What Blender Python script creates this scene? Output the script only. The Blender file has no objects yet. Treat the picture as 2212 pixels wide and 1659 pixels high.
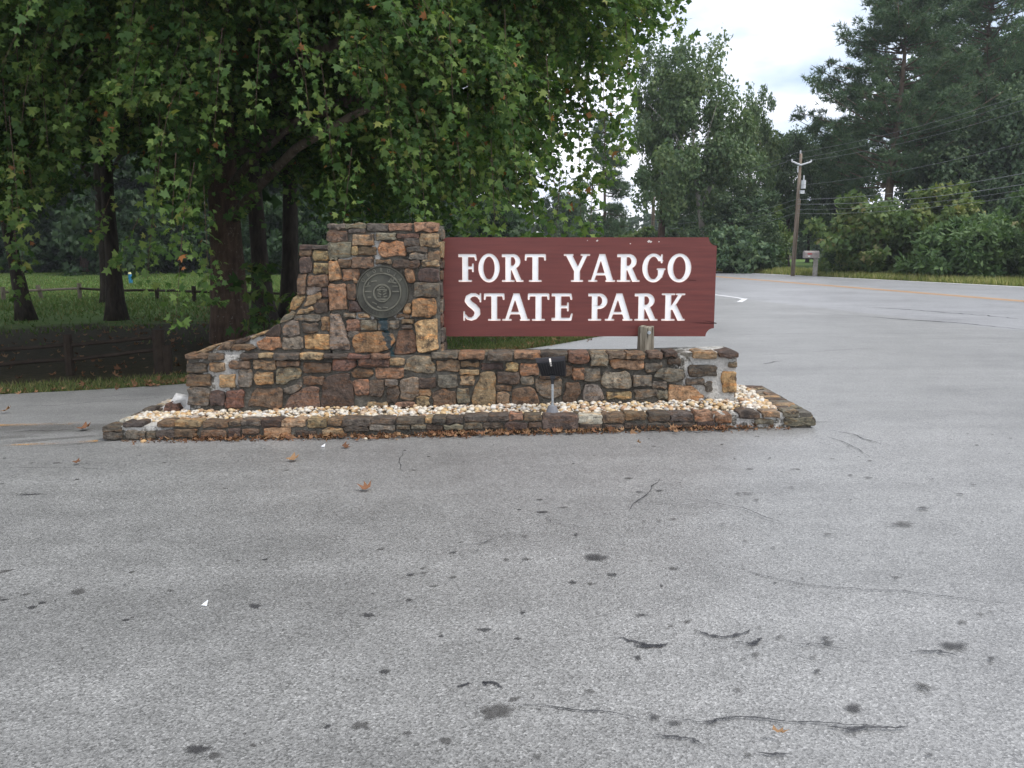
import bpy, math, random
import numpy as np
from mathutils import Vector, Matrix, noise
from mathutils.geometry import tessellate_polygon

scene = bpy.context.scene
COL = scene.collection
R = math.radians
# ------------------------------------------------------------------ camera
CAM_H = 1.6
FPX = 870.0
PITCH = math.atan((384 - 247.65) / FPX)
cam = bpy.data.cameras.new("Camera")
camo = bpy.data.objects.new("Camera", cam); COL.objects.link(camo)
cam.sensor_width = 36.0
cam.lens = 36.0 * FPX / 1024.0
cam.clip_start = 0.05; cam.clip_end = 3000
camo.location = (0, 0, CAM_H)
camo.rotation_euler = (math.pi / 2 - PITCH, 0, 0)
scene.camera = camo
# ------------------------------------------------------------------ sky and sun
SUN_EL, SUN_AZ = R(57), R(122)          # azimuth from +Y towards +X
world = bpy.data.worlds.new("World"); scene.world = world
world.use_nodes = True
wt = world.node_tree; wn = wt.nodes; wl = wt.links; wn.clear()
wo = wn.new("ShaderNodeOutputWorld"); bg = wn.new("ShaderNodeBackground")
sky = wn.new("ShaderNodeTexSky"); sky.sky_type = 'NISHITA'; sky.sun_disc = False
sky.sun_elevation = SUN_EL; sky.sun_rotation = SUN_AZ
sky.air_density = 1.0; sky.dust_density = 1.5; sky.ozone_density = 1.5
tc = wn.new("ShaderNodeTexCoord")
sep = wn.new("ShaderNodeSeparateXYZ"); wl.new(tc.outputs["Generated"], sep.inputs[0])
zc = wn.new("ShaderNodeMath"); zc.operation = 'MAXIMUM'; wl.new(sep.outputs[2], zc.inputs[0]); zc.inputs[1].default_value = 0.0
za = wn.new("ShaderNodeMath"); za.operation = 'ADD'; wl.new(zc.outputs[0], za.inputs[0]); za.inputs[1].default_value = 0.22
dv = wn.new("ShaderNodeVectorMath"); dv.operation = 'DIVIDE'
cz = wn.new("ShaderNodeCombineXYZ")
for i in range(3): wl.new(za.outputs[0], cz.inputs[i])
wl.new(tc.outputs["Generated"], dv.inputs[0]); wl.new(cz.outputs[0], dv.inputs[1])
mp = wn.new("ShaderNodeMapping"); mp.inputs["Location"].default_value = (3.1, 1.45, 0.0); wl.new(dv.outputs[0], mp.inputs[0])
nz = wn.new("ShaderNodeTexNoise"); nz.inputs["Scale"].default_value = 1.15; nz.inputs["Detail"].default_value = 7; nz.inputs["Roughness"].default_value = 0.5
wl.new(mp.outputs[0], nz.inputs["Vector"])
rp = wn.new("ShaderNodeValToRGB"); rp.color_ramp.elements[0].position = 0.34; rp.color_ramp.elements[1].position = 0.51
rp.color_ramp.elements[0].color = (0.12, 0.12, 0.12, 1)
wl.new(nz.outputs["Fac"], rp.inputs[0])
nz2 = wn.new("ShaderNodeTexNoise"); nz2.inputs["Scale"].default_value = 2.1; nz2.inputs["Detail"].default_value = 5
wl.new(mp.outputs[0], nz2.inputs["Vector"])
rp2 = wn.new("ShaderNodeValToRGB")
rp2.color_ramp.elements[0].position = 0.33; rp2.color_ramp.elements[0].color = (5.2, 5.75, 7.1, 1)
rp2.color_ramp.elements[1].position = 0.62; rp2.color_ramp.elements[1].color = (9.6, 9.65, 10.0, 1)
wl.new(nz2.outputs["Fac"], rp2.inputs[0])
mxs = wn.new("ShaderNodeMixRGB"); wl.new(rp.outputs[0], mxs.inputs[0]); wl.new(sky.outputs[0], mxs.inputs[1]); wl.new(rp2.outputs[0], mxs.inputs[2])
wl.new(mxs.outputs[0], bg.inputs[0]); bg.inputs[1].default_value = 0.1
wl.new(bg.outputs[0], wo.inputs[0])
sun = bpy.data.lights.new("Sun", 'SUN'); sun.energy = 1.6; sun.angle = R(22); sun.color = (1.0, 0.96, 0.9)
suno = bpy.data.objects.new("Sun", sun); COL.objects.link(suno)
sd = Vector((math.sin(SUN_AZ) * math.cos(SUN_EL), math.cos(SUN_AZ) * math.cos(SUN_EL), math.sin(SUN_EL)))
suno.rotation_euler = sd.to_track_quat('Z', 'Y').to_euler()
suno.location = (10, 0, 30)
vs = scene.view_settings
vs.view_transform = 'Standard'; vs.look = 'None'; vs.exposure = 0.9; vs.gamma = 1.0; vs.use_curve_mapping = False
scene.cycles.max_bounces = 6; scene.cycles.diffuse_bounces = 3; scene.cycles.glossy_bounces = 2
scene.cycles.transmission_bounces = 3; scene.cycles.transparent_max_bounces = 8
scene.cycles.use_denoising = True
# ------------------------------------------------------------------ helpers
S = 1024.0 / 2212.0
cp, sp = math.cos(PITCH), math.sin(PITCH)
def ray(x, y):                          # direction through a photo position (2212-wide units)
    dx = (x - 1106) * S / FPX; dy = (829.5 - y) * S / FPX
    return Vector((dx, cp + dy * sp, -sp + dy * cp))
def at_Y(x, y, Y):
    d = ray(x, y); t = Y / d.y
    return Vector((d.x * t, Y, CAM_H + d.z * t))
def at_Z(x, y, z=0.0):
    d = ray(x, y); t = (z - CAM_H) / d.z
    return Vector((d.x * t, d.y * t, z))
def gz(x, y):
    return 0.078 * math.tanh(x / 3.0)
def at_G(x, y, up=0.0):
    p = at_Z(x, y, 0.0)
    for _ in range(4): p = at_Z(x, y, gz(p.x, p.y) + up)
    return p
K = 2212.0 / 3264.0
def z1(x, y): return ((580 + x * 900 / 2018) * K, (680 + y * 740 / 1659) * K)
def z2(x, y): return ((1350 + x * 1050 / 2212) * K, (720 + y * 680 / 1433) * K)
def z3(x, y): return ((280 + x * 800 / 2212) * K, (1200 + y * 240 / 664) * K)
def z4(x, y): return ((1000 + x * 800 / 2212) * K, (1200 + y * 240 / 664) * K)
def z5(x, y): return ((1700 + x * 1000 / 2212) * K, (1080 + y * 360 / 796) * K)

def link(o, parent=None):
    COL.objects.link(o)
    if parent is not None: o.parent = parent
    return o
def tag(o, label=None, cat=None, group=None, kind=None):
    if label: o["label"] = label
    if cat: o["category"] = cat
    if group: o["group"] = group
    if kind: o["kind"] = kind
    return o
def empty(name, loc, label=None, cat=None, group=None, rz=0.0):
    o = bpy.data.objects.new(name, None); o.location = loc; o.rotation_euler = (0, 0, rz)
    o.empty_display_size = 0.1
    COL.objects.link(o)
    return tag(o, label, cat, group)
def mesh_obj(name, verts, faces, mat, parent=None, loc=None, smooth=False):
    """verts in world space (or relative to loc when given as local); parent unrotated empties keep world layout"""
    me = bpy.data.meshes.new(name)
    me.from_pydata([tuple(v) for v in verts], [], faces)
    if smooth: me.polygons.foreach_set("use_smooth", [True] * len(me.polygons))
    if mat: me.materials.append(mat)
    me.update()
    o = bpy.data.objects.new(name, me)
    if loc is not None: o.location = loc
    link(o, parent)
    return o
class MB:
    def __init__(s): s.v = []; s.f = []
    def add(s, vs, fs):
        n = len(s.v); s.v += [tuple(v) for v in vs]; s.f += [tuple(i + n for i in f) for f in fs]; return s
    def box(s, a, b):
        (x0, y0, z0), (x1, y1, z1_) = a, b
        return s.add([(x0, y0, z0), (x1, y0, z0), (x1, y1, z0), (x0, y1, z0), (x0, y0, z1_), (x1, y0, z1_), (x1, y1, z1_), (x0, y1, z1_)],
                     [(0, 3, 2, 1), (4, 5, 6, 7), (0, 1, 5, 4), (1, 2, 6, 5), (2, 3, 7, 6), (3, 0, 4, 7)])
    def tube(s, pts, rad, n=8, cap=True):
        pts = [Vector(p) for p in pts]
        if not hasattr(rad, '__len__'): rad = [rad] * len(pts)
        rings = []
        base = len(s.v)
        u = None
        for i, p in enumerate(pts):
            t = (pts[min(i + 1, len(pts) - 1)] - pts[max(i - 1, 0)])
            if t.length < 1e-9: t = Vector((0, 0, 1))
            t.normalize()
            if u is None:
                u = t.orthogonal().normalized()
            u = (u - t * u.dot(t)); 
            if u.length < 1e-6: u = t.orthogonal()
            u.normalize(); w = t.cross(u)
            for k in range(n):
                a = 2 * math.pi * k / n
                s.v.append(tuple(p + (u * math.cos(a) + w * math.sin(a)) * rad[i]))
        for i in range(len(pts) - 1):
            for k in range(n):
                a = base + i * n + k; b = base + i * n + (k + 1) % n
                s.f.append((a, b, b + n, a + n))
        if cap:
            s.f.append(tuple(base + k for k in reversed(range(n))))
            s.f.append(tuple(base + (len(pts) - 1) * n + k for k in range(n)))
        return s
    def lathe(s, prof, centre, n=24):          # prof [(r,z)]
        base = len(s.v); cx, cy, cz_ = centre
        for r, z in prof:
            for k in range(n):
                a = 2 * math.pi * k / n
                s.v.append((cx + r * math.cos(a), cy + r * math.sin(a), cz_ + z))
        for i in range(len(prof) - 1):
            for k in range(n):
                a = base + i * n + k; b = base + i * n + (k + 1) % n
                s.f.append((a, b, b + n, a + n))
        return s
    def build(s, name, mat, parent=None, smooth=False, loc=None):
        if loc is None and parent is not None: loc = -Vector(parent.location)
        return mesh_obj(name, s.v, s.f, mat, parent, loc, smooth)
# numpy mesh
def np_mesh(name, verts, faces_flat, per_face, mat, lv=None, smooth=False):
    """verts (N,3); faces_flat index array with constant per_face count; lv per-vertex float attribute"""
    me = bpy.data.meshes.new(name)
    nv = len(verts); nf = len(faces_flat) // per_face
    me.vertices.add(nv); me.vertices.foreach_set("co", np.ascontiguousarray(verts, dtype=np.float32).ravel())
    me.loops.add(nf * per_face); me.loops.foreach_set("vertex_index", np.ascontiguousarray(faces_flat, dtype=np.int32))
    me.polygons.add(nf); me.polygons.foreach_set("loop_start", np.arange(0, nf * per_face, per_face, dtype=np.int32))
    if lv is not None:
        at = me.attributes.new("lv", 'FLOAT', 'POINT'); at.data.foreach_set("value", np.ascontiguousarray(lv, dtype=np.float32))
    if smooth: me.polygons.foreach_set("use_smooth", np.ones(nf, dtype=bool))
    if mat: me.materials.append(mat)
    me.update(calc_edges=True)
    return me
# ------------------------------------------------------------------ materials
def srgb(r, g, b, k=1.0):
    f = lambda c: ((c / 255) / 12.92 if c / 255 <= 0.04045 else ((c / 255 + 0.055) / 1.055) ** 2.4) * k
    return (f(r), f(g), f(b), 1.0)
class NT:
    def __init__(s, name, rough=0.8, spec=0.5):
        s.m = bpy.data.materials.new(name); s.m.use_nodes = True
        s.t = s.m.node_tree; s.n = s.t.nodes; s.b = s.n["Principled BSDF"]; s.o = s.n["Material Output"]
        s.b.inputs["Roughness"].default_value = rough
        s.b.inputs["Specular IOR Level"].default_value = spec
    def new(s, t, **kw):
        n = s.n.new("ShaderNode" + t)
        for k, v in kw.items(): setattr(n, k, v)
        return n
    def L(s, a, b): s.t.links.new(a, b)
    def pos(s):
        return s.new("NewGeometry").outputs["Position"]
    def noise(s, vec, scale, detail=4, rough=0.55, mapscale=None, loc=None):
        if mapscale is not None or loc is not None:
            m = s.new("Mapping"); s.L(vec, m.inputs[0])
            if mapscale: m.inputs["Scale"].default_value = mapscale
            if loc: m.inputs["Location"].default_value = loc
            vec = m.outputs[0]
        n = s.new("TexNoise"); n.inputs["Scale"].default_value = scale; n.inputs["Detail"].default_value = detail
        n.inputs["Roughness"].default_value = rough
        s.L(vec, n.inputs["Vector"]); return n.outputs["Fac"]
    def ramp(s, fac, stops):
        r = s.new("ValToRGB"); e = r.color_ramp.elements
        while len(e) < len(stops): e.new(0.5)
        for i, (p, c) in enumerate(stops):
            e[i].position = p; e[i].color = c if hasattr(c, '__len__') else (c, c, c, 1)
        s.L(fac, r.inputs[0]); return r.outputs["Color"]
    def math(s, op, a, b=None, clamp=False):
        m = s.new("Math", operation=op, use_clamp=clamp)
        for i, v in enumerate((a, b)):
            if v is None: continue
            if isinstance(v, (int, float)): m.inputs[i].default_value = v
            else: s.L(v, m.inputs[i])
        return m.outputs[0]
    def mix(s, fac, a, b, mode='MIX'):
        m = s.new("MixRGB", blend_type=mode)
        for i, v in enumerate((fac, a, b)):
            if isinstance(v, (int, float)): m.inputs[i].default_value = v
            elif isinstance(v, (tuple, list)): m.inputs[i].default_value = v
            else: s.L(v, m.inputs[i])
        return m.outputs[0]
    def bump(s, h, strength=0.4, dist=0.01):
        b = s.new("Bump"); b.inputs["Strength"].default_value = strength; b.inputs["Distance"].default_value = dist
        s.L(h, b.inputs["Height"]); s.L(b.outputs[0], s.b.inputs["Normal"])
    def color(s, c):
        if isinstance(c, (tuple, list)): s.b.inputs["Base Color"].default_value = c
        else: s.L(c, s.b.inputs["Base Color"])
        return s
def simple(name, col, rough=0.7, spec=0.4, var=0.2, scale=12, bump=0.15, metallic=0.0):
    t = NT(name, rough, spec); p = t.pos()
    n = t.noise(p, scale, 5)
    t.color(t.mix(1.0, col, t.ramp(n, [(0.25, 1 - var), (0.75, 1 + var)]), 'MULTIPLY'))
    if bump: t.bump(t.noise(p, scale * 3, 4), bump, 0.01)
    t.b.inputs["Metallic"].default_value = metallic
    return t.m
M = {}
# asphalt
t = NT("asphalt", 0.42, 0.95); p = t.pos()
vo = t.new("TexVoronoi"); vo.inputs["Scale"].default_value = 132; t.L(p, vo.inputs["Vector"])
sv = t.new("SeparateColor"); t.L(vo.outputs["Color"], sv.inputs[0])
cell = t.ramp(sv.outputs[0], [(0.0, 0.48), (0.27, 0.8), (0.68, 1.07), (0.92, 1.28), (1.0, 1.7)])
fine = t.ramp(t.noise(p, 260, 3), [(0.3, 0.7), (0.7, 1.25)])
big = t.ramp(t.noise(p, 0.45, 6, 0.62), [(0.3, 0.76), (0.5, 1.0), (0.7, 1.13)])
med = t.ramp(t.noise(p, 3.5, 5, 0.65), [(0.3, 0.9), (0.7, 1.08)])
streak = t.ramp(t.noise(p, 1.0, 4, 0.6, mapscale=(0.25, 2.2, 1)), [(0.3, 0.86), (0.7, 1.08)])
c = t.mix(1.0, (0.218, 0.219, 0.216, 1), cell, 'MULTIPLY')
for q in (fine, big, med, streak): c = t.mix(1.0, c, q, 'MULTIPLY')
# past this seam line the main road is coloured paler and bluer
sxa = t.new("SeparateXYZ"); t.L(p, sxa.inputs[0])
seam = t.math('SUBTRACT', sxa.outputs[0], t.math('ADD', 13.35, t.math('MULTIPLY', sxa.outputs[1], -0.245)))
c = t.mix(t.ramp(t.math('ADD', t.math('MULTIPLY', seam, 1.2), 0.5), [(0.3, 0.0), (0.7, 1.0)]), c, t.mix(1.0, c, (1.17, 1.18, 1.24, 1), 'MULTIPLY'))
t.color(c)
h = t.math('ADD', vo.outputs["Distance"], t.math('MULTIPLY', t.noise(p, 260, 2), 0.5))
t.bump(h, 0.28, 0.005); M['asphalt'] = t.m
def decal(name, col, alpha, soft=(0.35, 0.6), nscale=14):
    t = NT(name, 0.75, 0.3); p = t.pos(); t.color(col)
    a = t.new("Attribute"); a.attribute_name = "lv"
    n = t.noise(p, nscale, 5, 0.7); n2 = t.noise(p, 150, 2)
    f = t.math('ADD', a.outputs["Fac"], t.math('MULTIPLY', t.math('SUBTRACT', n, 0.5), 0.9))
    f = t.math('ADD', f, t.math('MULTIPLY', t.math('SUBTRACT', n2, 0.5), 0.7))
    f = t.ramp(f, [(soft[0], 0.0), (soft[1], alpha)])
    tr = t.new("BsdfTransparent"); mx = t.new("MixShader")
    t.L(f, mx.inputs[0]); t.L(tr.outputs[0], mx.inputs[1]); t.L(t.b.outputs[0], mx.inputs[2]); t.L(mx.outputs[0], t.o.inputs[0])
    return t.m
M['oil'] = decal("oil stain", (0.04, 0.04, 0.042, 1), 0.75, (0.3, 0.85), 22)
M['oilfaint'] = decal("old oil stain", (0.06, 0.058, 0.056, 1), 0.55, (0.3, 0.75))
M['crack'] = decal("crack filler", (0.028, 0.029, 0.034, 1), 0.85, (0.35, 0.75), 45)
M['darkening'] = decal("road dirt", (0.085, 0.079, 0.07, 1), 0.34, (0.2, 1.2), 4)
M['yline'] = decal("worn yellow paint", srgb(204, 148, 66), 0.95, (0.15, 0.45), 9)
M['yworn'] = decal("worn yellow paint", srgb(206, 152, 70), 0.7, (0.78, 1.12), 5)
M['wline'] = decal("worn white paint", (0.62, 0.63, 0.64, 1), 0.95, (0.1, 0.4), 9)
# stones
t = NT("field stone", 0.82, 0.35); p = t.pos()
oi = t.new("ObjectInfo")
off = t.new("VectorMath", operation='SCALE'); cmb = t.new("CombineXYZ")
for i in range(3): t.L(oi.outputs["Random"], cmb.inputs[i])
t.L(cmb.outputs[0], off.inputs[0]); off.inputs["Scale"].default_value = 37.0
add = t.new("VectorMath", operation='ADD'); t.L(p, add.inputs[0]); t.L(off.outputs[0], add.inputs[1]); pv = add.outputs[0]
n1 = t.noise(pv, 17, 8, 0.68)
n2 = t.noise(pv, 12, 7, 0.68, mapscale=(0.7, 1, 2.6))
n3 = t.noise(pv, 55, 5, 0.65)
c = t.mix(1.0, oi.outputs["Color"], t.ramp(n1, [(0.33, 0.42), (0.47, 0.9), (0.56, 1.12), (0.68, 1.75)]), 'MULTIPLY')
c = t.mix(t.ramp(n2, [(0.5, 0.0), (0.6, 0.75)]), c, t.mix(1.0, c, (1.35, 0.97, 0.66, 1), 'MULTIPLY'))
c = t.mix(t.ramp(t.noise(pv, 13, 7, 0.72, loc=(5, 3, 8)), [(0.52, 0.0), (0.62, 0.8)]), c, (0.03, 0.024, 0.021, 1))
c = t.mix(t.ramp(t.noise(pv, 16, 6, 0.75, loc=(15, 3, 1)), [(0.64, 0.0), (0.76, 0.5)]), c, (0.42, 0.36, 0.28, 1))
c = t.mix(1.0, c, t.ramp(n3, [(0.25, 0.72), (0.75, 1.25)]), 'MULTIPLY')
# verdigris run below the bronze seal
sx = t.new("SeparateXYZ"); t.L(p, sx.inputs[0])
STAIN = {}
M['stone_nt'] = (t, c, sx, n3, n1)
WY = 7.95                                # front plane of the low wall
TY = WY + 0.035                           # front plane of tower and wing
CY = 7.42                                # front plane of the stone border
BY = WY + 0.31                           # front of the board
t, c, sx, n3, n1 = M['stone_nt']
def stain_mask(t, sx):
    a = at_Y(*z1(1432, 755), TY); b_ = at_Y(*z1(1510, 1020), TY)
    zt, zb = a.z, b_.z
    prog = t.math('DIVIDE', t.math('SUBTRACT', zt, sx.outputs[2]), zt - zb)
    xc = t.math('ADD', a.x, t.math('MULTIPLY', prog, b_.x - a.x))
    wob = t.math('MULTIPLY', t.math('SUBTRACT', t.noise(t.pos(), 22, 5, 0.7), 0.5), 0.16)
    d = t.math('ABSOLUTE', t.math('SUBTRACT', t.math('ADD', sx.outputs[0], wob), xc))
    wdt = t.math('SUBTRACT', 0.052, t.math('MULTIPLY', prog, 0.03))
    m = t.math('MULTIPLY', t.math('SUBTRACT', wdt, d), 60, True)
    m = t.math('MULTIPLY', m, t.math('GREATER_THAN', prog, -0.03))
    m = t.math('MULTIPLY', m, t.math('LESS_THAN', prog, 1.0))
    return t.math('MULTIPLY', m, 0.92)
c = t.mix(stain_mask(t, sx), c, (0.018, 0.036, 0.044, 1))
t.color(c)
hh = t.math('ADD', t.math('MULTIPLY', n3, 0.5), n1)
t.bump(hh, 0.9, 0.022); M['stone'] = t.m
# mortar
t = NT("mortar", 0.9, 0.25); p = t.pos(); sx = t.new("SeparateXYZ"); t.L(p, sx.inputs[0])
na = t.noise(p, 6, 6, 0.65); nb = t.noise(p, 45, 5, 0.7); ncc = t.noise(p, 2.2, 4, 0.6)
c = t.mix(t.ramp(na, [(0.35, 0.0), (0.7, 1.0)]), (0.06, 0.055, 0.046, 1), (0.19, 0.176, 0.148, 1))
def zone(cx, cz_, rx, rz):               # patches of newer white mortar, with their own ragged shape
    u = t.math('DIVIDE', t.math('SUBTRACT', sx.outputs[0], cx), rx); v = t.math('DIVIDE', t.math('SUBTRACT', sx.outputs[2], cz_), rz)
    d = t.math('SQRT', t.math('ADD', t.math('MULTIPLY', u, u), t.math('MULTIPLY', v, v)))
    return t.math('SUBTRACT', 1.0, d)
zs = None
for (q, rx, rz) in ((at_Y(*z2(1960, 1000), WY), 0.42, 0.5), (at_Y(*z1(310, 1120), WY), 0.26, 0.3), (at_Y(*z1(520, 910), WY), 0.13, 0.09),
                    (at_Y(*z1(1390, 250), WY), 0.06, 0.25), (at_Y(*z1(1200, 330), WY), 0.12, 0.1), (at_Y(*z5(1600, 540), CY), 0.4, 0.16),
                    (at_Y(*z3(480, 420), CY), 0.36, 0.16), (at_Y(*z3(770, 270), 8.1), 0.3, 0.2), (at_Y(*z1(1290, 735), WY), 0.13, 0.04), (at_Y(*z1(1560, 735), WY), 0.1, 0.04)):
    z_ = zone(q.x, q.z, rx, rz); zs = z_ if zs is None else t.math('MAXIMUM', zs, z_)
wm = t.math('ADD', zs, t.math('MULTIPLY', t.math('SUBTRACT', t.noise(p, 15, 7, 0.75), 0.5), 3.0))
wm = t.ramp(wm, [(0.22, 0.0), (0.5, 1.0)])
c = t.mix(wm, c, (0.5, 0.49, 0.46, 1))
c = t.mix(t.ramp(t.noise(p, 4, 6, 0.7, loc=(3, 9, 2)), [(0.56, 0), (0.68, 0.7)]), c, (0.05, 0.046, 0.04, 1))
c = t.mix(1.0, c, t.ramp(nb, [(0.3, 0.7), (0.7, 1.25)]), 'MULTIPLY')
c = t.mix(stain_mask(t, sx), c, (0.03, 0.075, 0.09, 1))
t.color(c); t.bump(t.math('ADD', nb, na), 0.8, 0.025); M['mortar'] = t.m
PAL = {k: srgb(*v, 1.6) for k, v in dict(
    t=(112, 95, 69), T=(134, 106, 70), o=(106, 81, 60), O=(115, 86, 60), b=(82, 67, 52), B=(86, 69, 54), r=(86, 62, 51),
    g=(84, 79, 69), G=(96, 88, 74), k=(66, 60, 53), d=(60, 50, 43), p=(66, 55, 49), W=(132, 128, 118)).items()}
PAL = {k: tuple(.82 * q + .18 * g_ for q, g_ in zip(v[:3], [sum(v[:3]) / 3 * s_ for s_ in (1.08, 1.0, .88)])) + (1.0,) for k, v in PAL.items()}
rs = random.Random(7)
def box4(a): 
    x0, y0, x1, y1 = a
    return [(x0, y0), (x1, y0), (x1, y1), (x0, y1)]
def stone_mesh(poly, proud, depth, rng, inset=0.008):
    """poly [(u,v)] around (0,0), n outward -> verts (u,v,n), faces"""
    n = len(poly)
    area = sum(poly[i][0] * poly[(i + 1) % n][1] - poly[(i + 1) % n][0] * poly[i][1] for i in range(n))
    if area < 0: poly = poly[::-1]
    # cut corners, insert mid points
    out = []
    for i in range(n):
        a = Vector(poly[i]); b = Vector(poly[(i + 1) % n]); e = b - a; l = e.length
        cut = min(0.16 * l, 0.006 + 0.014 * rng.random())
        d = e / max(l, 1e-6)
        out.append(a + d * cut)
        if l > 0.07:
            m = 2 if l < 0.16 else 3
            for k in range(1, m):
                out.append(a + e * (k / m) + Vector((d.y, -d.x)) * rng.uniform(-0.011, 0.011))
        out.append(b - d * cut)
    out = [q + Vector((rng.uniform(-.004, .004), rng.uniform(-.004, .004))) for q in out]
    m = len(out); c = sum(out, Vector((0, 0))) / m
    vs = []; fs = []
    tilt = (rng.uniform(-.05, .05), rng.uniform(-.07, .07))
    def nn(q): return tilt[0] * (q.x - c.x) + tilt[1] * (q.y - c.y)
    for q in out: vs.append((q.x, q.y, -depth))
    for q in out: vs.append((q.x, q.y, proud * 0.62 + rng.uniform(-.004, .004)))
    for q in out:
        r = (q - c).length; k = 1 - min(inset, 0.35 * r) / max(r, 1e-6)
        w = c + (q - c) * k; vs.append((w.x, w.y, proud + nn(w) + rng.uniform(-.003, .003)))
    for q in out:
        w = c + (q - c) * 0.5; vs.append((w.x, w.y, proud * 1.12 + nn(w) + rng.uniform(-.002, .002)))
    vs.append((c.x, c.y, proud * 1.13))
    for rg in range(3):
        for i in range(m):
            a = rg * m + i; b = rg * m + (i + 1) % m
            fs.append((a, b, b + m, a + m))
    for i in range(m): fs.append((3 * m + i, 3 * m + (i + 1) % m, 4 * m))
    return vs, fs
def put_stone(parent, world_pts, U, V, N, col, proud=0.022, depth=0.06, name="stone", jit=0.16, rng=rs):
    c = sum(world_pts, Vector()) / len(world_pts)
    poly = [((p - c).dot(U), (p - c).dot(V)) for p in world_pts]
    vs, fs = stone_mesh(poly, proud, depth, rng)
    ws = [U * a + V * b + N * n for a, b, n in vs]
    o = mesh_obj(name, ws, fs, M['stone'], parent, c - Vector(parent.location))
    j = 1 + rng.uniform(-jit, jit)
    o.color = (col[0] * j, col[1] * j * (1 + rng.uniform(-.05, .05)), col[2] * j * (1 + rng.uniform(-.08, .08)), 1)
    return o
UX, UZ, NY = Vector((1, 0, 0)), Vector((0, 0, 1)), Vector((0, -1, 0))
def parse(txt):
    out = []
    for ln in txt.replace(";", "\n").split("\n"):
        ln = ln.split()
        if not ln: continue
        v = [float(q) for q in ln[1:]]
        out.append((ln[0], box4(v) if len(v) == 4 else [(v[i], v[i + 1]) for i in range(0, len(v), 2)]))
    return out
def front_stones(parent, txt, zf, Y, proud, depth, grow=4.5):
    for col, pts in parse(txt):
        cx = sum(q[0] for q in pts) / len(pts); cy = sum(q[1] for q in pts) / len(pts)
        pts = [(x + (grow if x > cx else -grow), y + (grow if y > cy else -grow)) for x, y in pts]
        pts = [(x + rs.uniform(-2.5, 2.5), y + rs.uniform(-2.5, 2.5)) for x, y in pts]
        w = [at_Y(*zf(x, y), Y) for x, y in pts]
        put_stone(parent, w, UX, UZ, NY, PAL[col], proud * rs.uniform(0.75, 1.35), depth)
# ------------------------------------------------------------------ ground and road
def grid_strip(name, ys, xl, xr, nx, zf, mat):
    vs, fs = [], []
    for y in ys:
        a, b = xl(y), xr(y)
        for i in range(nx + 1):
            x = a + (b - a) * i / nx
            vs.append((x, y, zf(x, y)))
    for j in range(len(ys) - 1):
        for i in range(nx):
            a = j * (nx + 1) + i
            fs.append((a, a + 1, a + nx + 2, a + nx + 1))
    return mesh_obj(name, vs, fs, mat)
def interp(pts):
    def f(y):
        if y <= pts[0][0]: return pts[0][1]
        for (a, b), (c_, d) in zip(pts, pts[1:]):
            if y <= c_: return b + (d - b) * (y - a) / (c_ - a)
        return pts[-1][1]
    return f
def smooth_pts(pts, it=3):
    for _ in range(it):
        o = [pts[0]]
        for (a, b), (c_, d) in zip(pts, pts[1:]):
            o += [(a * .75 + c_ * .25, b * .75 + d * .25), (a * .25 + c_ * .75, b * .25 + d * .75)]
        pts = o + [pts[-1]]
    return pts
def yellow(y): return 14.7 - 0.179 * (y - 25) if y > 0 else 19.2
EDGE = smooth_pts([(-40, -90), (0, -34), (5, -21), (7.9, -12.5), (9.9, -5.85), (10.65, -3.9), (13.5, .1), (15.6, 1.75), (19, 3.3), (24, 4.9), (30, 6.4), (46, 4.6), (60, 2.2), (240, -30)], 2)
xl = interp(EDGE)
xr = interp([(-40, 60), (0, 34), (25, 23.25), (34.5, 20.3), (56.7, 13.4), (60, 12.4), (240, -18)])
t = NT("lawn soil", 0.95, 0.1); p = t.pos(); sx = t.new("SeparateXYZ"); t.L(p, sx.inputs[0])
g1 = t.mix(t.ramp(t.noise(p, 1.3, 5), [(0.3, 0), (0.7, 1)]), (0.06, 0.12, 0.022, 1), (0.095, 0.145, 0.036, 1))
g1 = t.mix(1.0, g1, t.ramp(t.noise(p, 40, 4), [(0.3, 0.6), (0.7, 1.35)]), 'MULTIPLY')
soil = t.mix(t.ramp(t.noise(p, 9, 6, 0.7), [(0.35, 0), (0.65, 1)]), (0.017, 0.012, 0.009, 1), (0.045, 0.03, 0.021, 1))
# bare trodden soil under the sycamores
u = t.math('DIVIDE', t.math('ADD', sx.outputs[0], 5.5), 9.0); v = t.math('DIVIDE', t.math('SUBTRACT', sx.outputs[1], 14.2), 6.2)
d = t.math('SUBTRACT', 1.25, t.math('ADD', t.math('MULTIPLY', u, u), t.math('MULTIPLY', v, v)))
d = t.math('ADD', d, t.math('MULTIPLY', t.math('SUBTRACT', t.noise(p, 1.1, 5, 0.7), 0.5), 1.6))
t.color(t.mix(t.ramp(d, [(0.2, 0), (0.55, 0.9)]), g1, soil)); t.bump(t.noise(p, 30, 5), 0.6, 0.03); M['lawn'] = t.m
gx = [-420, -250, -120, -60, -40, -30, -24, -20, -17, -14, -12, -10, -8.5, -7, -6, -5, -4, -3, -2, -1, 0, 1, 2, 3, 4, 5, 6, 8, 10, 13, 16, 20, 25, 32, 40, 60, 120, 250, 420]
gy = [-60, -20, -5, 2, 6, 8, 10, 12, 15, 18, 22, 27, 33, 40, 50, 60, 75, 95, 130, 200, 300, 420]
vs_, fs_ = [], []
for y in gy:
    for x in gx: vs_.append((x, y, gz(x, y) - 0.014))
for j in range(len(gy) - 1):
    for i in range(len(gx) - 1):
        a = j * len(gx) + i; fs_.append((a, a + 1, a + len(gx) + 1, a + len(gx)))
ground = mesh_obj("ground", vs_, fs_, M['lawn']); tag(ground, kind="structure", label="lawn and bare soil around the park entrance")
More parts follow.
